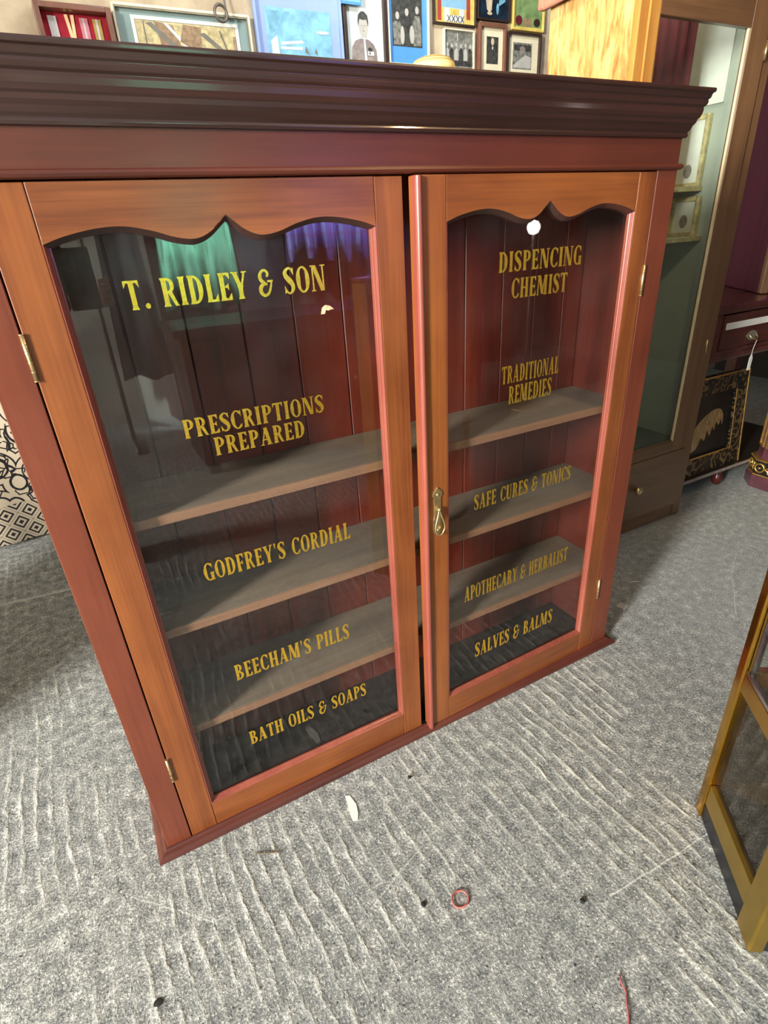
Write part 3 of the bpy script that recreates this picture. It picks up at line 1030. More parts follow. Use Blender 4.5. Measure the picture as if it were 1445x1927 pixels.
# blue tinted print
sh = [('deep_sky_print', [(1.01, 2.03), (1.12, 2.03), (1.06, 1.97), (1.02, 1.95)]), ('photo_pale', [(1.02, 1.93), (1.05, 1.95), (1.055, 1.86), (1.02, 1.86)]),
      ('photo_pale', [(1.065, 1.928), (1.16, 1.938), (1.17, 1.928), (1.065, 1.918)]), ('photo_pale', [(1.06, 1.912), (1.16, 1.915), (1.16, 1.905), (1.06, 1.903)]),
      ('print_grey', [(1.17, 1.90), (1.175, 1.92), (1.19, 1.89)]), ('print_grey', [(1.215, 1.90), (1.222, 1.915), (1.23, 1.89)]), ('photo_pale', ell(1.26, 1.97, .03, .006))]
picture('blue_print', 'large pale blue print of a shore in a pale blue mount', 'picture', .956, 1.353, 1.72, 2.22, .010, 'pale_blue_mat', 'pale_blue_mat', (1.006, 1.300, 1.80, 2.041), sh, .03, 'sky_blue_print')

# soldier's portrait
fx, fz = 1.462, 2.005
sh = [('photo_mid', [(1.395, 1.86), (1.400, 1.930), (1.418, 1.955), (1.445, 1.965), (1.485, 1.963), (1.510, 1.948), (1.525, 1.925), (1.53, 1.86)]),
      ('photo_light', [(1.448, 1.968), (1.478, 1.968), (1.476, 1.985), (1.450, 1.985)]),
      ('photo_dark', ell(fx, fz + .020, .027, .036)), ('photo_light', ell(fx, fz + .003, .023, .037)), ('photo_dark', ell(fx, fz + .038, .024, .013)),
      ('photo_mid', rect(fx - .012, fx - .004, fz + .004, fz + .0065)), ('photo_mid', rect(fx + .004, fx + .012, fz + .004, fz + .0065)), ('photo_mid', rect(fx - .006, fx + .006, fz - .0145, fz - .012)), ('photo_mid', [(fx - .002, fz), (fx + .003, fz - .006), (fx - .003, fz - .006)]),
      ('photo_pale', [(1.460, 1.965), (1.468, 1.962), (1.476, 1.87), (1.462, 1.87)]), ('photo_dark', ell(1.490, 1.928, .010, .007)), ('photo_pale', rect(1.478, 1.51, 1.905, 1.920)), ('photo_dark', ell(1.488, 1.913, .004, .004))]
picture('soldier_portrait', 'black and white portrait photograph of a soldier with medals in a dark frame', 'picture', 1.360, 1.580, 1.78, 2.16, .018, 'frame_dark', None, None, sh, .028, 'photo_pale')
# little blue picture above it, hung on the same wall in front of the frame
b = MB(); b.box(1.352, 1.446, WY - .038, WY - .030, 2.072, 2.20, 'bright_blue_mat'); b.box(1.357, 1.441, WY - .039, WY - .038, 2.080, 2.19, 'sky_blue_print')
tag(b.build('blue_card', org=(1.40, WY - .034, 2.072)), 'small blue card tucked over the top of the soldier portrait', 'card')

# blue-mounted group photograph
sh = []
for cx_, top_ in ((1.640, 2.06), (1.690, 2.075), (1.745, 2.085)):
    sh += [('photo_grey' if cx_ != 1.69 else 'photo_dark', [(cx_ - .022, 1.955), (cx_ - .026, 2.03), (cx_ - .012, top_ - .02), (cx_ + .012, top_ - .02), (cx_ + .024, 2.02), (cx_ + .02, 1.955)]), ('photo_light', ell(cx_, top_, .010, .014))]
sh += [('photo_light', ell(1.664, 1.99, .011, .034)), ('photo_light', ell(1.715, 1.995, .013, .034)), ('photo_mid', [(1.627, 1.955), (1.634, 2.02), (1.645, 1.955)])]
picture('figures_photograph', 'tall photograph of standing figures in a bright blue mount', 'picture', 1.586, 1.806, 1.88, 2.32, .005, 'frame_cream', 'bright_blue_mat', (1.612, 1.772, 1.950, 2.27), sh, .028, 'photo_dark')

# fairground poster
sh = [('poster_red', rect(1.862, 1.884, 2.062, 2.15)), ('poster_red', rect(2.028, 2.050, 2.075, 2.16)), ('poster_blue', rect(1.885, 2.027, 2.112, 2.16)), ('photo_pale', rect(1.900, 2.015, 2.060, 2.112)), ('poster_yellow', rect(1.93, 1.985, 2.086, 2.11))]
for k in range(4):
    sh.append(('frame_dark', [(1.915 + .025 * k, 2.060), (1.919 + .025 * k, 2.060), (1.938 + .025 * k, 2.085), (1.934 + .025 * k, 2.085)]))
    sh.append(('frame_dark', [(1.938 + .025 * k, 2.060), (1.934 + .025 * k, 2.060), (1.915 + .025 * k, 2.085), (1.919 + .025 * k, 2.085)]))
picture('fairground_poster', 'yellow and red fairground poster above the group photograph', 'poster', 1.838, 2.080, 2.048, 2.40, .006, 'frame_dark', None, None, sh, .022, 'poster_yellow')

# dark portrait of a face
sh = [('face_print', [(2.135, 2.20), (2.185, 2.20), (2.180, 2.125), (2.168, 2.108), (2.150, 2.125)]), ('face_print', ell(2.168, 2.110, .016, .006)), ('deep_sky_print', ell(2.215, 2.13, .008, .022)), ('deep_sky_print', [(2.22, 2.14), (2.26, 2.16), (2.27, 2.2), (2.23, 2.2)])]
picture('night_portrait', 'dark blue-black portrait picture of a lit face, second from the poster', 'picture', 2.088, 2.290, 2.082, 2.42, .006, 'frame_dark', None, None, sh, .022, 'night_print')

# yellow and green print
sh = [('plum_print', ell(2.352, 2.098, .022, .020)), ('print_brown', rect(2.385, 2.43, 2.078, 2.108)), ('frame_dark', ell(2.47, 2.095, .022, .017)), ('poster_yellow', rect(2.312, 2.328, 2.07, 2.3)), ('poster_yellow', rect(2.312, 2.50, 2.066, 2.074))]
picture('leafy_print', 'green and yellow print beside the tall glazed case, upper right of the wall', 'picture', 2.306, 2.512, 2.058, 2.42, .008, 'poster_yellow', None, None, sh, .022, 'leaf_green_print')

# group photograph
sh = []
for k in range(6):
    cx_ = 1.915 + .027 * k
    sh += [('photo_light', ell(cx_, 1.975 - .004 * (k % 2), .007, .009)), ('photo_dark' if k % 2 else 'photo_light', [(cx_ - .012, 1.915), (cx_ - .010, 1.955), (cx_, 1.966), (cx_ + .010, 1.955), (cx_ + .012, 1.915)])]
sh += [('photo_light', rect(1.972, 1.978, 1.99, 2.02)), ('photo_dark', rect(1.90, 2.065, 1.895, 1.915))]
picture('group_photograph', 'small landscape photograph of a group of people with white edge', 'picture', 1.893, 2.072, 1.88, 2.033, .005, 'frame_cream', None, None, sh, .022, 'photo_grey')

# small portrait in brown frame
sh = [('photo_dark', [(2.160, 1.915), (2.163, 1.965), (2.175, 1.982), (2.20, 1.982), (2.21, 1.96), (2.212, 1.915)]), ('face_print', ell(2.186, 2.001, .010, .015)), ('photo_light', ell(2.186, 1.976, .005, .008))]
picture('oval_faced_portrait', 'small dark portrait photograph in wide cream mount and brown frame', 'picture', 2.094, 2.266, 1.84, 2.068, .015, 'frame_brown', 'cream_card', (2.150, 2.222, 1.912, 2.020), sh, .03, 'photo_dark')

# landscape photograph
sh = [('photo_dark', rect(2.325, 2.435, 1.975, 2.0)), ('photo_light', [(2.322, 1.915), (2.40, 1.96), (2.438, 1.95), (2.438, 1.905), (2.322, 1.905)]), ('photo_mid', ell(2.38, 1.98, .018, .016))]
picture('landscape_photograph', 'faded grey photograph in cream mount nearest the tall glazed case', 'picture', 2.272, 2.494, 1.83, 2.046, .010, 'frame_dark', 'cream_card', (2.318, 2.442, 1.90, 2.008), sh, .03, 'photo_grey')

# iron ring hanging in front of the water-colour
b = MB()
b.tube([(.806 + .026 * cos(a), 1.885 + .006 * cos(a), 1.988 + .026 * sin(a)) for a in [2 * pi * k / 24 for k in range(24)]], .0055, 'iron_grey', 8, True)
b.tube(spline([(.842, 1.935, 2.10), (.838, 1.92, 2.02), (.835, 1.912, 1.985), (.822, 1.906, 1.978)], 5), .004, 'iron_grey', 8)
b.tube([(.842, 1.951, 2.10), (.842, 1.93, 2.10)], .004, 'iron_grey', 8)
tag(b.build('iron_ring', org=(.81, 1.90, 1.965)), 'grey iron ring hanging from a hook over the top of the water-colour', 'ring')

# ------------------------------------------------------------------ tall glazed case
def tall_case():
    x0, x1, y0, y1 = 1.504, 2.105, .430, .770
    H = 2.10
    root = thing('tall_display_case', ((x0 + x1) / 2, (y0 + y1) / 2, 0), 'tall brown oak display case with full-length glass door behind the cabinet', 'display case')
    b = MB(); b.box(x0, x0 + .018, y0 + .021, y1, .003, H, 'blotched_yellow_board'); b.build('side_panel', root, bevel=.001)
    b = MB(); b.box(x1 - .018, x1, y0 + .021, y1, .003, H, 'brown_oak_z'); b.build('side_panel', root, bevel=.001)
    b = MB(); b.box(x0 + .019, x1 - .019, y1 - .012, y1, .05, H - .02, 'pale_green_board'); b.build('back_panel', root)
    b = MB(); b.box(x0 - .02, x1 + .02, y0 - .02, y1 + .005, H, H + .05, 'brown_oak_x'); b.build('top_board', root, bevel=.004)
    # face frame
    b = MB()
    b.box(x0, x0 + .030, y0, y0 + .020, .003, H, 'golden_oak_z')
    b.box(x1 - .046, x1, y0, y0 + .020, .003, H, 'brown_oak_z')
    b.box(x0 + .030, x1 - .046, y0, y0 + .020, 1.80, H, 'brown_oak_x')
    b.build('face_frame', root, bevel=.002)
    # glazed door
    dx0, dx1, dz0, dz1 = x0 + .032, x1 - .048, .322, 1.797
    gx0, gx1, gz0, gz1 = 1.575, 1.972, .366, 1.653
    b = MB()
    b.box(dx0, gx0, y0 - .006, y0 + .014, dz0, dz1, 'golden_oak_z')
    b.box(gx1, dx1, y0 - .006, y0 + .014, dz0, dz1, 'brown_oak_z')
    b.box(gx0 + .0005, gx1 - .0005, y0 - .0058, y0 + .014, dz0, gz0, 'brown_oak_x')
    b.box(gx0 + .0005, gx1 - .0005, y0 - .0058, y0 + .014, gz1, dz1, 'brown_oak_x')
    d = b.build('door', root, bevel=.0015)
    b = MB(); b.box(gx0 - .004, gx1 + .004, y0 + .004, y0 + .008, gz0 - .004, gz1 + .004, 'case_glass'); b.build('glass_pane', d)
    b = MB()
    b.box(gx1 - .009, gx1 - .0005, y0 - .004, y0 + .0035, gz0, gz1, 'lit_bead_cream')  # cream puts the light falling on this bead into its colour
    b.box(gx0 + .0005, gx0 + .006, y0 - .004, y0 + .0035, gz0, gz1, 'brown_oak_z')
    b.box(gx0 + .006, gx1 - .009, y0 - .004, y0 + .0035, gz0 + .0005, gz0 + .007, 'brown_oak_x')
    b.build('glazing_bead', d, bevel=.001)
    for z in (.70, 1.58):
        b = MB(); b.tube([(dx1 + .001, y0 - .008, z), (dx1 + .001, y0 - .008, z + .05)], .004, 'old_brass', 10); b.build('hinge', d)
    # drawer below
    b = MB(); b.box(x0 + .032, x1 - .048, y0 - .004, y0 + .016, .062, .318, 'brown_oak_x')
    dr = b.build('drawer', root, bevel=.002)
    b = MB(); b.lathe([(.008, 0), (.007, .008), (.016, .014), (.018, .020), (.013, .026), (.0003, .028)], (1.79, y0 - .004, .20), 'old_brass', 20, 'y'); b.build('knob', dr)
    b = MB(); b.box(x0 + .031, x1 - .047, y0 + .004, y0 + .020, .003, .060, 'brown_oak_x'); b.build('plinth', root)
    b = MB(); b.box(x0 + .019, x1 - .019, y0 + .022, y1 - .013, .318, .338, 'sage_board'); b.build('floor_board', root)
    for z in (1.085, 1.245):
        b = MB(); b.box(x0 + .019, x1 - .025, y0 + (.11 if z < 1.2 else .14), y1 - (.013 if z > 1.2 else .0195), z, z + .014, 'print_ochre'); b.build('shelf', root)
    b = MB(); b.box(x0 + .019, x1 - .019, y1 - .0126 - .006, y1 - .0126, .338, 1.099, 'sage_board'); b.build('lower_lining', root)
    b = MB(); b.box(x1 - .0245, x1 - .0185, y0 + .022, y1 - .0195, .339, 2.07, 'pale_green_board'); b.build('side_lining', root)
    # things inside, on the right-hand lining
    xs_ = x1 - .0275
    for nm_lab, ya, yb, za, zb in (('white print in an olive frame on the upper shelf of the tall case', .575, .690, 1.2595, 1.475), ('smaller white print in an olive frame on the lower shelf of the tall case', .560, .672, 1.0995, 1.228)):
        f = thing('framed_print', (xs_ - .006, (ya + yb) / 2, za), nm_lab, 'picture')
        b = MB()
        w_ = .014
        for (a, c, e_, g) in ((ya, ya + w_, za, zb), (yb - w_, yb, za, zb), (ya + w_, yb - w_, za, za + w_), (ya + w_, yb - w_, zb - w_, zb)):
            b.box(xs_ - .014, xs_, a, c, e_, g, 'print_ochre')
        b.build('frame', f, bevel=.001)
        b = MB(); b.box(xs_ - .008, xs_ - .002, ya + w_, yb - w_, za + w_, zb - w_, 'white_card')
        yc, zc = (ya + yb) / 2, za + .05
        b.loft([[(xx, yc + .016 * cos(2 * pi * k / 14), zc + .022 * sin(2 * pi * k / 14)) for k in range(14)] for xx in (xs_ - .0088, xs_ - .0081)], 'photo_mid')
        b.build('print', f)
    b = MB(); b.box(xs_ - .004, xs_ + .0025, .545, .690, 1.500, 1.775, 'white_card')
    tag(b.build('white_card', org=(xs_, .62, 1.50)), 'plain white card fixed high inside the tall glazed case', 'card')
    b = MB(); b.box(xs_ - .034, xs_ - .028, .700, .730, 1.0995, 1.40, 'photo_pale')
    tag(b.build('upright_card', org=(xs_ - .03, .715, 1.0995)), 'narrow upright white card behind the framed prints in the tall case', 'card')
    b = MB()
    A, B_ = [], []
    for k in range(25):
        x_ = 1.775 + .19 * k / 24
        y_ = .60 + .016 * sin(k * 1.15)
        A.append((x_, y_, 1.2605)); B_.append((x_, y_, 1.93))
    b.strip(A, B_, 'red_cloth', True)
    o = b.build('red_cloth', org=(1.87, .60, 1.2605))
    so = o.modifiers.new('thick', 'SOLIDIFY'); so.thickness = .003
    tag(o, 'dark red cloth hanging in folds inside the tall glazed case', 'cloth')
    return root


tall_case()
bulb('case_fill_light', (1.74, .53, 2.02), 7, (.9, 1.0, .95), .06)  # added fill light that brightens the inside of the case

# corner of a picture frame hung on the side of the tall case
root = thing('hung_frame', (1.490, .71, 1.75), 'pinkish-brown frame hanging high on the yellow side of the tall case', 'picture')
b = MB()
for (a, c, d, e) in ((.60, .625, 1.752, 2.05), (.775, .80, 1.752, 2.05), (.625, .775, 1.752, 1.777), (.625, .775, 2.025, 2.05)):
    b.box(1.478, 1.5035, a, c, d, e, 'frame_pink_brown')
b.build('frame', root, bevel=.004)
b = MB(); b.box(1.492, 1.5032, .625, .775, 1.777, 2.025, 'cream_card'); b.build('print', root)

# ------------------------------------------------------------------ desk, cupboard and ornaments at the far right
def desk():
    x0, x1, y0, y1 = 2.180, 3.20, .500, 1.02
    root = thing('mahogany_desk', (2.69, .76, 0), 'dark red mahogany desk with one drawer, right of the tall glazed case', 'desk')
    b = MB(); b.box(x0 - .013, x1 + .013, y0 - .013, y1, .812, .844, 'desk_mahogany_x'); b.build('desk_top', root, bevel=.008, seg=3)
    b = MB()
    b.box(x0, x0 + .02, y0 + .02, y1 - .01, .615, .811, 'desk_mahogany_z')
    b.box(x1 - .02, x1, y0 + .02, y1 - .01, .615, .811, 'desk_mahogany_z')
    b.box(x0, x1, y1 - .03, y1 - .012, .615, .811, 'desk_mahogany_x')
    b.box(x0 + .021, x1 - .021, y0 + .021, y1 - .031, .64, .655, 'black_oak_x')
    b.box(x0, x0 + .075, y0, y0 + .0195, .62, .811, 'desk_mahogany_z')
    b.build('carcass', root, bevel=.003)
    b = MB(); b.box(x0 + .077, x1 - .077, y0 - .004, y0 + .016, .670, .806, 'desk_mahogany_x')
    dr = b.build('drawer', root, bevel=.003)
    b = MB(); b.box(2.275, 2.72, y0 - .0065, y0 - .0042, .749, .775, 'white_card'); b.build('white_strip', dr)
    b = MB()
    pl = spline([(2.425, 0, .708), (2.440, 0, .722), (2.461, 0, .727), (2.482, 0, .722), (2.497, 0, .708), (2.482, 0, .694), (2.461, 0, .688), (2.440, 0, .694)], 4, True)
    b.prism([(p.x, p.z) for p in pl], y0 - .0075, y0 - .0042, 'print_grey')
    b.tube(spline([(2.438, y0 - .008, .712), (2.442, y0 - .020, .700), (2.461, y0 - .023, .694), (2.480, y0 - .020, .700), (2.484, y0 - .008, .712)], 5), .0028, 'old_brass', 8)
    b.build('drop_handle', dr)
    # moulded apron
    b = MB()
    prof = [(0, .618), (.012, .620), (.020, .632), (.014, .646), (.022, .656), (.020, .668), (0, .669)]
    b.loft([[(x0 + .02, y0 + .018 - p, z) for p, z in prof], [(x1 - .02, y0 + .018 - p, z) for p, z in prof]], 'desk_mahogany_x')
    b.build('apron', root)
    for x_ in (x0 + .04, x1 - .04):
        b = MB(); b.box(x_ - .03, x_ + .03, y1 - .10, y1 - .04, .102, .614, 'desk_mahogany_z'); b.build('leg', root, bevel=.004)
    b = MB(); b.box(x0 + .0, x1 - .0, y0 + .0, y1 - .02, .078, .100, 'black_oak_x'); b.box(x0, x1, y0 - .006, y0 - .0005, .086, .0995, 'photo_mid'); b.build('low_shelf', root, bevel=.001)  # grey front strip paints the light caught along the shelf edge
    for x_ in (2.520, x1 - .06):
        for y_ in (y0 + .035, y1 - .08):
            b = MB(); b.lathe([(.016, 0), (.022, .010), (.026, .030), (.020, .048), (.014, .056), (.024, .066), (.024, .0775)], (x_, y_, .0005), 'desk_mahogany_z', 18); b.build('foot', root)
    return root


desk()
# key tag on a string
b = MB()
b.tube(spline([(2.466, .472, .690), (2.470, .4805, .655), (2.472, .483, .628)], 5), .0012, 'chalk_white', 6)
b.prism([(2.464, .562), (2.482, .562), (2.484, .612), (2.474, .630), (2.464, .612)], .4815, .4845, 'white_card')
tag(b.build('price_tag', org=(2.472, .4825, .69)), 'white paper tag on a string hanging from the brass desk handle', 'tag')

# picture with carved gilt frame on the low shelf
root = thing('carved_picture_frame', (2.40, .545, .101), 'dark painting of a pale plume in carved black and gilt frame under the desk', 'picture')
fr_o = (2.185, 2.632, .101, .536)
b = MB()
def slope(y, z):
    return y + (z - .101) * .10
fwid = .078
def fbox(b, a, c, d, e, y0_, y1_, m):
    b.loft([[(a, slope(y0_, d), d), (c, slope(y0_, d), d), (c, slope(y1_, d), d), (a, slope(y1_, d), d)], [(a, slope(y0_, e), e), (c, slope(y0_, e), e), (c, slope(y1_, e), e), (a, slope(y1_, e), e)]], m)
X0, X1, Z0, Z1 = fr_o
for (a, c, d, e) in ((X0, X0 + fwid, Z0, Z1), (X1 - fwid, X1, Z0, Z1), (X0 + fwid, X1 - fwid, Z0, Z0 + fwid), (X0 + fwid, X1 - fwid, Z1 - fwid, Z1)):
    fbox(b, a, c, d, e, .520, .545, 'carved_gilt_frame')
b.build('frame', root, bevel=.004)
b = MB()
q = .007
for (a, c, d, e) in ((X1 - q, X1 + .001, Z0, Z1), (X0, X1 - q, Z1 - q, Z1 + .001), (X1 - fwid - q, X1 - fwid, Z0 + fwid, Z1 - fwid), (X0 + fwid, X1 - fwid, Z0 + fwid, Z0 + fwid + q)):
    fbox(b, a, c, d, e, .516, .5195, 'gilt_ornament')
b.build('gilt_edge', root, bevel=.0015)
b = MB()
fbox(b, X0 + fwid, X1 - fwid, Z0 + fwid, Z1 - fwid, .534, .540, 'night_canvas')
pl = spline([(2.26, .210, 0), (2.275, .285, 0), (2.34, .345, 0), (2.42, .378, 0), (2.475, .372, 0), (2.496, .335, 0), (2.492, .300, 0), (2.482, .325, 0), (2.468, .300, 0), (2.452, .318, 0), (2.44, .280, 0), (2.425, .300, 0), (2.41, .260, 0), (2.39, .285, 0), (2.375, .245, 0), (2.35, .260, 0), (2.32, .215, 0)], 3, True)
xs = [(p.x, slope(.5336, p.y), p.y) for p in pl]
b.face(xs, 'plume_paint')
b.build('canvas', root)

# tall purple-brown cupboard standing on the desk, turned
Apt, Bpt = V((2.905, .955, .845)), V((2.640, .600, .845))
dd = (Bpt - Apt).normalized()
pp = V((-dd.y, dd.x, 0))
if pp.x < 0:
    pp = -pp
root = thing('plum_cupboard', (2.95, .80, .8455), 'polished plum-coloured cupboard standing turned on the mahogany desk', 'cupboard')
def ob(b, s0, s1, o0, o1, z0, z1, m):
    c = Bpt - dd * ((s0 + s1) / 2) + pp * ((o0 + o1) / 2)
    b.obox((c.x, c.y, (z0 + z1) / 2), dd * ((s1 - s0) / 2), pp * ((o1 - o0) / 2), (0, 0, (z1 - z0) / 2), m)
b = MB(); ob(b, .03, .44, 0, .018, .8465, 2.3, 'purple_mahogany_z'); b.build('side_panel', root, bevel=.002)
b = MB(); ob(b, 0, .0295, -.004, .028, .8465, 2.3, 'brown_oak_z'); b.build('corner_post', root, bevel=.004)
b = MB(); ob(b, .004, .03, .029, .62, .8465, 2.3, 'purple_mahogany_z'); d = b.build('door', root, bevel=.002)
b = MB()
kp = Bpt - dd * .010 - pp * .006
b.lathe([(.004, -.012), (.010, -.008), (.013, 0), (.010, .008), (.004, .012)], (kp.x - .012, kp.y - .012, 1.085), 'chrome', 16)
b.tube([(kp.x, kp.y, 1.085), (kp.x - .012, kp.y - .012, 1.085)], .004, 'chrome', 8)
b.build('knob', root)
b = MB(); ob(b, .0, .45, -.01, .62, 2.3005, 2.34, 'purple_mahogany_z'); b.build('top_board', root)

# ornate plum and gilt stand on the floor
OC = V((2.722, .385, 0))
root = thing('gilt_mounted_stand', tuple(OC), 'plum-coloured eight-sided stand with gilt mounts at the right edge by the desk', 'stand')


def octa(b, prof, m):
    b.loft([[(OC.x + .8 * r * cos(R(22.5 + 45 * k)), OC.y + .8 * r * sin(R(22.5 + 45 * k)), z) for k in range(8)] for r, z in prof], m)


b = MB(); octa(b, [(.150, .0005), (.150, .052), (.145, .060)], 'plum_veneer'); b.build('plinth', root, bevel=.002)
b = MB(); octa(b, [(.144, .0605), (.146, .063), (.144, .067)], 'gilt_ornament'); octa(b, [(.140, .1295), (.143, .1325), (.138, .136)], 'gilt_ornament'); b.build('gilt_band', root)
b = MB(); octa(b, [(.136, .0672), (.136, .1292)], 'black_lacquer'); b.build('base_block', root)
ap = .1088 * cos(R(22.5))
for k in (3, 4, 5, 6):
    a_ = R(45 * k)
    n_ = V((cos(a_), sin(a_), 0)); u_ = V((-sin(a_), cos(a_), 0))
    for s_, kind in ((-.022, 0), (.022, 1)):
        b = MB()
        c = OC + n_ * (ap + .003) + u_ * s_
        pts = []
        for j in range(16):
            a = 2 * pi * j / 16
            rr_ = .020 if kind == 0 else .014 * (1 + .45 * cos(4 * a))
            pts.append(c + u_ * (rr_ * cos(a)) + V((0, 0, .098 + rr_ * sin(a))))
        b.tube(pts, .0042, 'gilt_ornament', 7, True)
        b.lathe([(.0003, -.005), (.006, -.003), (.007, 0), (.006, .003), (.0003, .005)], (c.x, c.y, .098), 'gilt_ornament', 10)
        b.build('gilt_mount', root)
b = MB(); octa(b, [(.118, .1362), (.112, .16), (.112, .52), (.120, .56)], 'plum_veneer'); body = b.build('body', root, bevel=.003)
for k in (3, 4, 5):
    a_ = R(45 * k)
    n_ = V((cos(a_), sin(a_), 0)); u_ = V((-sin(a_), cos(a_), 0))
    b = MB()
    ab = .0896 * cos(R(22.5)) + .003
    for (s0, s1, z0, z1) in ((-.028, -.021, .19, .49), (.021, .028, .19, .49), (-.021, .021, .19, .20), (-.021, .021, .48, .49)):
        c = OC + n_ * ab + u_ * ((s0 + s1) / 2)
        b.obox((c.x, c.y, (z0 + z1) / 2), u_ * ((s1 - s0) / 2), n_ * .003, (0, 0, (z1 - z0) / 2), 'gilt_ornament')
    b.build('gilt_panel_frame', body, bevel=.001)
b = MB(); octa(b, [(.140, .5602), (.150, .566), (.150, .58), (.142, .586)], 'plum_veneer'); b.build('top_board', root, bevel=.002)

# ------------------------------------------------------------------ brass display case in the right foreground
def brass_case():
    A = V((.754, -.714, 0))                             # near-left corner
    s = V((.135, .176, 0)).normalized()                 # along the left side, away from the camera
    f = V((.793, -.609, 0)).normalized()                # along the front
    D, Wd, H = .281, .46, 1.045
    root = thing('brass_display_case', tuple(A + s * D / 2 + f * Wd / 2), 'brass-framed glass display case at the right edge of the foreground', 'display case')

    def q(b, s0, s1, f0, f1, z0, z1, m):
        c = A + s * ((s0 + s1) / 2) + f * ((f0 + f1) / 2)
        b.obox((c.x, c.y, (z0 + z1) / 2), s * ((s1 - s0) / 2), f * ((f1 - f0) / 2), (0, 0, (z1 - z0) / 2), m)
    pw_, pn_ = .026, .052
    for s0, f0, m in ((0, 0, 'dull_brass_sheet'), (D - pw_, 0, 'brass'), (0, Wd - pw_, 'dull_brass_sheet'), (D - pw_, Wd - pw_, 'brass')):
        b = MB(); q(b, s0, s0 + (pn_ if s0 == 0 else pw_), f0, f0 + pw_, .0005, H, m); b.build('post', root, bevel=.005, seg=5)
    e = .0008
    for nm, z0, z1, m, ins in (('bottom_rail', .050, .106, 'dull_brass_sheet', .004), ('shelf_rail', .372, .412, 'brass', .003), ('top_rail', H - .045, H - .001, 'brass', .003)):
        b = MB()
        q(b, pn_ + e, D - pw_ - e, ins, .018, z0, z1, m)
        q(b, pn_ + e, D - pw_ - e, Wd - .018, Wd - ins, z0, z1, m)
        q(b, ins, .018, pw_ + e, Wd - pw_ - e, z0, z1, m)
        q(b, D - .018, D - ins, pw_ + e, Wd - pw_ - e, z0, z1, m)
        b.build(nm, root, bevel=.001)
    b = MB(); q(b, .006, D - .006, .006, Wd - .006, .001, .0495, 'black_lacquer'); b.build('base_board', root)
    b = MB(); q(b, .019, D - .019, .019, Wd - .019, .405, .411, 'case_glass'); b.build('glass_shelf', root)
    b = MB()
    q(b, pn_ + e, D - pw_ - e, .0035, .012, .4125, .422, 'chrome')
    q(b, .0035, .012, pw_ + e, Wd - pw_ - e, .4125, .422, 'chrome')
    b.build('chrome_edge', root, bevel=.001)
    b = MB(); q(b, D - .036, D - .028, .007, .013, .423, H - .046, 'chrome'); b.build('chrome_strip', root)
    for (s0, s1, f0, f1) in ((pn_ + e, D - pw_ - e, .013, .0165), (pn_ + e, D - pw_ - e, Wd - .0165, Wd - .013), (.013, .0165, pw_ + e, Wd - pw_ - e), (D - .0165, D - .013, pw_ + e, Wd - pw_ - e)):
        for z0, z1 in ((.1065, .3715), (.4225, H - .0455)):
            b = MB(); q(b, s0, s1, f0, f1, z0, z1, 'smoky_glass' if z0 < .2 else 'case_glass'); b.build('glass_pane', root)
    b = MB(); q(b, 0, D, 0, Wd, H, H + .012, 'brass'); b.build('top_board', root, bevel=.002)
    # box on the glass shelf
    b = MB(); q(b, .09, .205, .035, .19, .4115, .475, 'maroon_box'); q(b, .085, .210, .030, .195, .4755, .495, 'maroon_box')
    c = A + s * .147 + f * .112
    tag(b.build('maroon_box', org=(c.x, c.y, .4115), bevel=.003), 'maroon lidded box on the glass shelf of the brass display case', 'box')


brass_case()

# ------------------------------------------------------------------ floral cloth at the far left
b = MB()
A, B_ = [], []
for k in range(61):
    x_ = -1.75 + 1.95 * k / 60
    A.append((x_, 1.83 + .012 * sin(k * .8), .022)); B_.append((x_, 1.84 + .010 * sin(k * .8 + .4), 1.25))
b.strip(A, B_, 'floral_cloth', True)
o = b.build('floral_cloth', org=(-.78, 1.83, .02))
so = o.modifiers.new('thick', 'SOLIDIFY'); so.thickness = .004
tag(o, 'cream cloth printed with black flowers and lozenges, hanging behind the cabinet at far left', 'cloth')

# ------------------------------------------------------------------ litter on the floor
b = MB()
b.tube([(.365 + .0165 * cos(a), -.392 + .0150 * sin(a), .0035 + .0008 * sin(3 * a)) for a in [2 * pi * k / 36 for k in range(36)]], .0018, 'rubber_red', 8, True)
tag(b.build('rubber_band', org=(.365, -.392, 0)), 'dull red rubber ring lying on the concrete in the foreground', 'rubber band')
b = MB()
b.tube(spline([(.533, -.629, .003), (.526, -.640, .005), (.522, -.652, .003), (.510, -.664, .004), (.497, -.679, .003), (.470, -.700, .003)], 6), .0016, 'string_red', 6)
tag(b.build('string', org=(.51, -.66, 0)), 'piece of red string on the concrete at the bottom edge', 'string')
b = MB()
b.tube(spline([(.036, -.099, .003), (.055, -.110, .0045), (.072, -.117, .003), (.086, -.126, .004)], 5), [.0012] * 6 + [.0016] * 5 + [.0010] * 5, 'twig_brown', 6)
tag(b.build('twig', org=(.06, -.112, 0)), 'thin grey-brown twig on the concrete below the left cabinet door', 'twig')


def pebble(name, x, y, r, m, label, cat, seed, flat=.5, group=None):
    rnd = random.Random(seed)
    b = MB()
    rings = []
    for i in range(5):
        ph = -pi / 2 + pi * (i + .5) / 5
        rings.append([(x + r * cos(ph) * cos(a) * rnd.uniform(.7, 1.2), y + r * cos(ph) * sin(a) * rnd.uniform(.7, 1.2), r * flat * (1 + sin(ph)) + .0005) for a in [2 * pi * k / 9 for k in range(9)]])
    b.loft(rings, m)
    return tag(b.build(name, org=(x, y, 0)), label, cat, group)


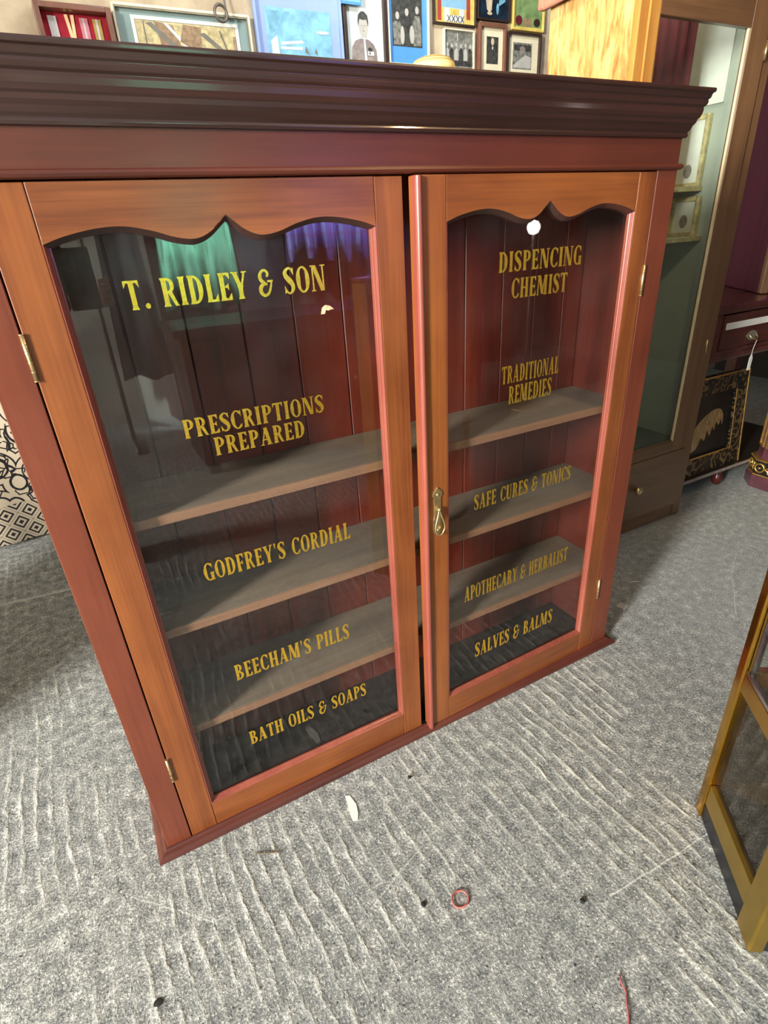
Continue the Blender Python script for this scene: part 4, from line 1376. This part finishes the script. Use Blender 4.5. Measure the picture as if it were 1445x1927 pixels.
pebble('debris_lump', .298, -.363, .0055, 'debris_black', 'dark lump of dirt left of the red rubber ring', 'debris', 3, .35)
pebble('debris_lump', .566, -.511, .0055, 'debris_black', 'black lump of dirt right of the red rubber ring', 'debris', 5, .6)
pebble('debris_lump', -.185, -.268, .008, 'debris_black', 'flat black fleck at lower left of the concrete floor', 'debris', 9, .15)
pebble('debris_lump', .417, -.108, .005, 'debris_black', 'tiny black lump on the concrete below the right cabinet door', 'debris', 12, .6)
b = MB()
b.obox((1.367, .090, .0045), (.014, .004, 0), (-.004, .014, 0), (0, 0, .004), 'photo_light')
tag(b.build('white_chip', org=(1.367, .09, 0), bevel=.002), 'small square pale chip lying in the shadow right of the cabinet', 'chip')
b = MB()
b.tube(spline([(1.505, .172, .002), (1.522, .168, .004), (1.535, .160, .002)], 4), .002, 'chalk_white', 6)
tag(b.build('paper_shred', org=(1.52, .168, 0)), 'white paper shred on the floor beside the tall case', 'paper')
b = MB()
pts = [(.262, -.074), (.272, -.077), (.276, -.105), (.270, -.128), (.262, -.142), (.252, -.138), (.254, -.118), (.258, -.098)]
b.loft([[(x_, y_, .0006) for x_, y_ in pts], [(x_, y_, .0018) for x_, y_ in pts]], 'chalk_white')
tag(b.build('paint_smear', org=(.264, -.108, 0)), 'short white smear of dried paint on the concrete below the left door', 'paint')

# ------------------------------------------------------------------ what the glass reflects: clothes, lamp, the photographer, and added helpers
def hanging(name, x0, x1, y, z0, z1, m, label, folds):
    b = MB()
    A, B_ = [], []
    n_k = 48
    for k in range(n_k + 1):
        u = k / n_k
        A.append((x0 + (x1 - x0) * u, y + .035 * sin(u * folds), z0 + .02 * sin(u * 7))); B_.append((x0 + .06 + (x1 - x0 - .12) * u, y + .02 * sin(u * folds + .5), z1))
    b.strip(A, B_, m, True)
    o = b.build(name, org=((x0 + x1) / 2, y, z1))
    so = o.modifiers.new('thick', 'SOLIDIFY'); so.thickness = .004
    return tag(o, label, 'clothes')


hanging('dark_coat', .16, .47, -3.02, .42, 1.60, 'black_cloth', 'long dark coat on the rail, reflected in the left door', 14)
hanging('green_coat', .50, 1.02, -3.0, .81, 1.62, 'cloth_green', 'pale green coat hanging on a rail, seen as a reflection in the left door', 22)
hanging('tartan_cloth', 1.33, 2.02, -3.0, 1.03, 1.62, 'purple_tartan', 'purple tartan cloth hanging on a rail, seen as a reflection in the left door', 30)
root = thing('clothes_rail', (1.2, -3.0, 0), 'dark metal clothes rail behind the camera', 'rail')
b = MB(); b.tube([(.1, -3.0, 1.64), (2.3, -3.0, 1.64)], .014, 'iron_grey', 10); b.build('bar', root)
for x_ in (.12, 2.28):
    b = MB(); b.tube([(x_, -3.0, .02), (x_, -3.0, 1.63)], .014, 'iron_grey', 10); b.tube([(x_, -3.25, .016), (x_, -2.75, .016)], .014, 'iron_grey', 10); b.build('upright', root)
b = MB()
A, B_ = [], []
for k in range(61):
    x_ = .50 + 3.2 * k / 60
    A.append((x_, -3.30 + .03 * sin(k * .9), .02)); B_.append((x_, -3.30 + .03 * sin(k * .9), 2.4))
b.strip(A, B_, 'black_cloth', True)
o = b.build('curtain_reflection_blocker', org=(2.1, -3.3, 2.4))  # added backdrop that darkens the wall's reflection in the doors
so = o.modifiers.new('thick', 'SOLIDIFY'); so.thickness = .004
tag(o, 'black curtain behind the clothes rail, added to darken the wall in the reflections', 'curtain')
root = thing('sideboard_reflection_blocker', (1.45, -2.35, 0), 'long dark sideboard with two doors, added to hide the bright floor from the glass', 'sideboard')  # added to keep the pale floor out of the door reflections
b = MB(); b.box(.42, 2.48, -2.58, -2.12, .06, .76, 'black_oak_x'); b.build('carcass', root, bevel=.004)
b = MB(); b.box(.39, 2.51, -2.61, -2.09, .7605, .80, 'black_oak_x'); b.build('top_board', root, bevel=.006)
for a_ in (.47, 1.47):
    b = MB(); b.box(a_, a_ + .96, -2.1195, -2.10, .10, .73, 'black_oak_x'); d = b.build('door', root, bevel=.003)
    b = MB(); b.lathe([(.006, 0), (.006, .010), (.014, .018), (.010, .028), (.0003, .030)], (a_ + (.90 if a_ < 1 else .06), -2.10 + .03, .42), 'old_brass', 16, 'y'); b.build('knob', d)
for x_ in (.47, 2.43):
    for y_ in (-2.54, -2.16):
        b = MB(); b.box(x_ - .03, x_ + .03, y_ - .03, y_ + .03, .0005, .0595, 'black_oak_x'); b.build('foot', root)
root = thing('wardrobe_light_blocker', (-1.55, .26, 0), 'tall dark wardrobe left of the cabinet, added out of view to shade the floor', 'wardrobe')  # added out of view to block daylight from the floor at back left
b = MB(); b.box(-1.75, -1.37, .0, .47, .06, 1.95, 'black_oak_x'); b.build('carcass', root, bevel=.004)
b = MB(); b.box(-1.78, -1.34, -.03, .50, 1.9505, 2.0, 'black_oak_x'); b.build('cornice', root, bevel=.008)
b = MB(); b.box(-1.77, -1.35, -.02, .49, .0005, .0595, 'black_oak_x'); b.build('plinth', root)
b = MB(); b.box(-1.3695, -1.35, .03, .44, .09, 1.92, 'black_oak_x'); d = b.build('door', root, bevel=.004)
b = MB(); b.tube([(-1.35, .09, 1.0), (-1.335, .09, 1.0)], [.008, .014], 'old_brass', 14); b.build('knob', d)
spot('green_coat_fill_spot', (.80, -1.75, 2.15), (.76, -3.0, 1.08), 2600, (.85, 1.0, .97), 38, .5)  # added fill spot, lifts the green coat's reflection in the glass
spot('tartan_fill_spot', (1.65, -1.75, 2.15), (1.67, -3.0, 1.15), 2300, (.85, .88, 1.0), 44, .5)  # added fill spot standing in for daylight on the tartan

root = thing('globe_lamp', (2.78, -2.0, 0), 'white globe lamp on a dark stand behind the camera', 'lamp')
b = MB(); b.lathe([(.0005, -.042), (.026, -.035), (.040, -.013), (.042, 0), (.040, .013), (.026, .035), (.0005, .042)], (2.78, -2.0, 1.155), 'lamp_globe', 24); b.build('globe', root)
b = MB(); b.tube([(2.78, -2.0, .02), (2.78, -2.0, 1.112)], .010, 'iron_grey', 10); b.build('pole', root)
b = MB(); b.lathe([(.14, 0), (.14, .012), (.05, .022), (.012, .03)], (2.78, -2.0, .0005), 'old_brass', 28); b.build('base', root)
# warm bulb over the back of the shop
bulb('warm_bulb', (1.04, -.42, 2.1), 20, (1.0, .66, .32), .03)
spot('case_side_lamp', (.85, .45, 2.5), (1.5, .6, 1.62), 46, (1.0, .80, .50), 44, .8)


def skinned(name, chains, mats_fn, parent=None, sub=2, org=(0, 0, 0)):
    """one continuous surface grown on a skeleton of joints"""
    me = bpy.data.meshes.new(name)
    verts, edges, rad = [], [], []
    idx = {}
    for ch in chains:
        prev = None
        for key, p, r in ch:
            if key not in idx:
                idx[key] = len(verts)
                verts.append(V(p) - V(org)); rad.append(r)
            if prev is not None:
                edges.append((prev, idx[key]))
            prev = idx[key]
    me.from_pydata([tuple(v) for v in verts], edges, [])
    tmp = bpy.data.objects.new(name + '_tmp', me)
    COL.objects.link(tmp)
    sk = tmp.modifiers.new('skin', 'SKIN')
    for i, r in enumerate(rad):
        me.skin_vertices[0].data[i].radius = r if isinstance(r, tuple) else (r, r)
    me.skin_vertices[0].data[0].use_root = True
    ss = tmp.modifiers.new('sub', 'SUBSURF')
    ss.levels = ss.render_levels = sub
    dg_ = bpy.context.evaluated_depsgraph_get()
    new = bpy.data.meshes.new_from_object(tmp.evaluated_get(dg_))
    bpy.data.objects.remove(tmp)
    o = bpy.data.objects.new(name, new)
    COL.objects.link(o)
    names = mats_fn[0]
    new.materials.clear()
    for m in names:
        new.materials.append(MATS[m])
    for p in new.polygons:
        p.material_index = mats_fn[1](p.center + V(org))
        p.use_smooth = True
    ORG[o.name] = V(org)
    o.location = V(org) - (ORG[parent.name] if parent is not None else V((0, 0, 0)))
    if parent is not None:
        o.parent = parent
    return o


def photographer():
    px, py = -.27, -1.46
    ph = V((.030, -.918, 1.108))
    root = thing('person', (px, py, 0), 'person in dark clothes holding up a phone, reflected in the left glass door', 'person')
    hl, hr = V((-.020, -.965, 1.065)), V((.080, -.965, 1.075))
    body = [
        [('pel', (px, py, .93), (.15, .11)), ('waist', (px, py + .01, 1.08), (.135, .10)), ('chest', (px, py + .02, 1.28), (.16, .115)), ('neck0', (px, py + .03, 1.43), (.075, .065)), ('neck', (px, py + .05, 1.49), (.05, .05)), ('head0', (px, py + .075, 1.57), (.068, .08)), ('head1', (px, py + .08, 1.65), (.075, .095)), ('head2', (px, py + .07, 1.715), (.055, .07))],
    ]
    for s_ in (-1, 1):
        hand = hl if s_ < 0 else hr
        body.append([('chest', None, 0), ('sh%d' % s_, (px + s_ * .185, py + .02, 1.385), .062), ('el%d' % s_, (px + s_ * .25, py + .12, 1.10), .046), ('wr%d' % s_, tuple(hand + V((s_ * .012, -.045, -.03))), .028), ('pa%d' % s_, tuple(hand + V((s_ * .008, -.012, -.01))), (.034, .022))])
        body.append([('pel', None, 0), ('hip%d' % s_, (px + s_ * .095, py, .86), .092), ('kn%d' % s_, (px + s_ * .105, py + .02, .48), .062), ('an%d' % s_, (px + s_ * .11, py - .01, .09), .045), ('to%d' % s_, (px + s_ * .125, py + .14, .045), .042)])
    def fn(c):
        if c.z > 1.47:
            return 1
        if c.y > -1.02 and c.z > 1.0:
            return 1
        return 0
    skinned('body', body, (['clothes_dark', 'skin'], fn), root, 2, (px, py, .93))
    # hair
    b = MB()
    b.lathe([(.088, -.03), (.092, 0), (.090, .03), (.075, .062), (.045, .085), (.0005, .094)], (px, py + .058, 1.685), 'hair_dark', 20); b.build('hair', root)
    # fingers and thumbs round the phone
    for s_, hand in ((-1, hl), (1, hr)):
        for k in range(4):
            z_ = .022 - .016 * k
            L = (.9, 1.0, .95, .8)[k]
            b = MB()
            p0 = hand + V((s_ * .010, -.004, z_))
            pts = spline([p0, p0 + V((s_ * .012 * L, .022 * L, .004)), p0 + V((s_ * .002, .038 * L, .003)), p0 + V((-s_ * .020 * L, .043 * L, .001))], 4)
            b.tube(pts, [.0085 - .0025 * i / (len(pts) - 1) for i in range(len(pts))], 'skin', 8); b.build('finger', root)
        b = MB()
        p0 = hand + V((s_ * .004, -.012, -.022))
        pts = spline([p0, p0 + V((-s_ * .002, .010, .018)), p0 + V((-s_ * .008, .022, .030)), p0 + V((-s_ * .016, .030, .034))], 4)
        b.tube(pts, [.0105 - .003 * i / (len(pts) - 1) for i in range(len(pts))], 'skin', 8); b.build('thumb', root)
    b = MB(); b.box(ph.x - .039, ph.x + .039, ph.y - .004, ph.y + .004, ph.z - .079, ph.z + .079, 'phone_black')
    for (x_, z_) in ((-.025, .062), (-.006, .046), (-.025, .030)):
        b.lathe([(.009, .0), (.009, .0018), (.006, .0020), (.0005, .0016)], (ph.x + x_, ph.y + .0042 + .0018, ph.z + z_), 'chrome', 16, 'y')
    o = b.build('phone', org=(ph.x, ph.y, ph.z), bevel=.003)
    tag(o, 'black phone held up by the person reflected in the left glass door', 'phone')


photographer()
bpy.context.view_layer.update()
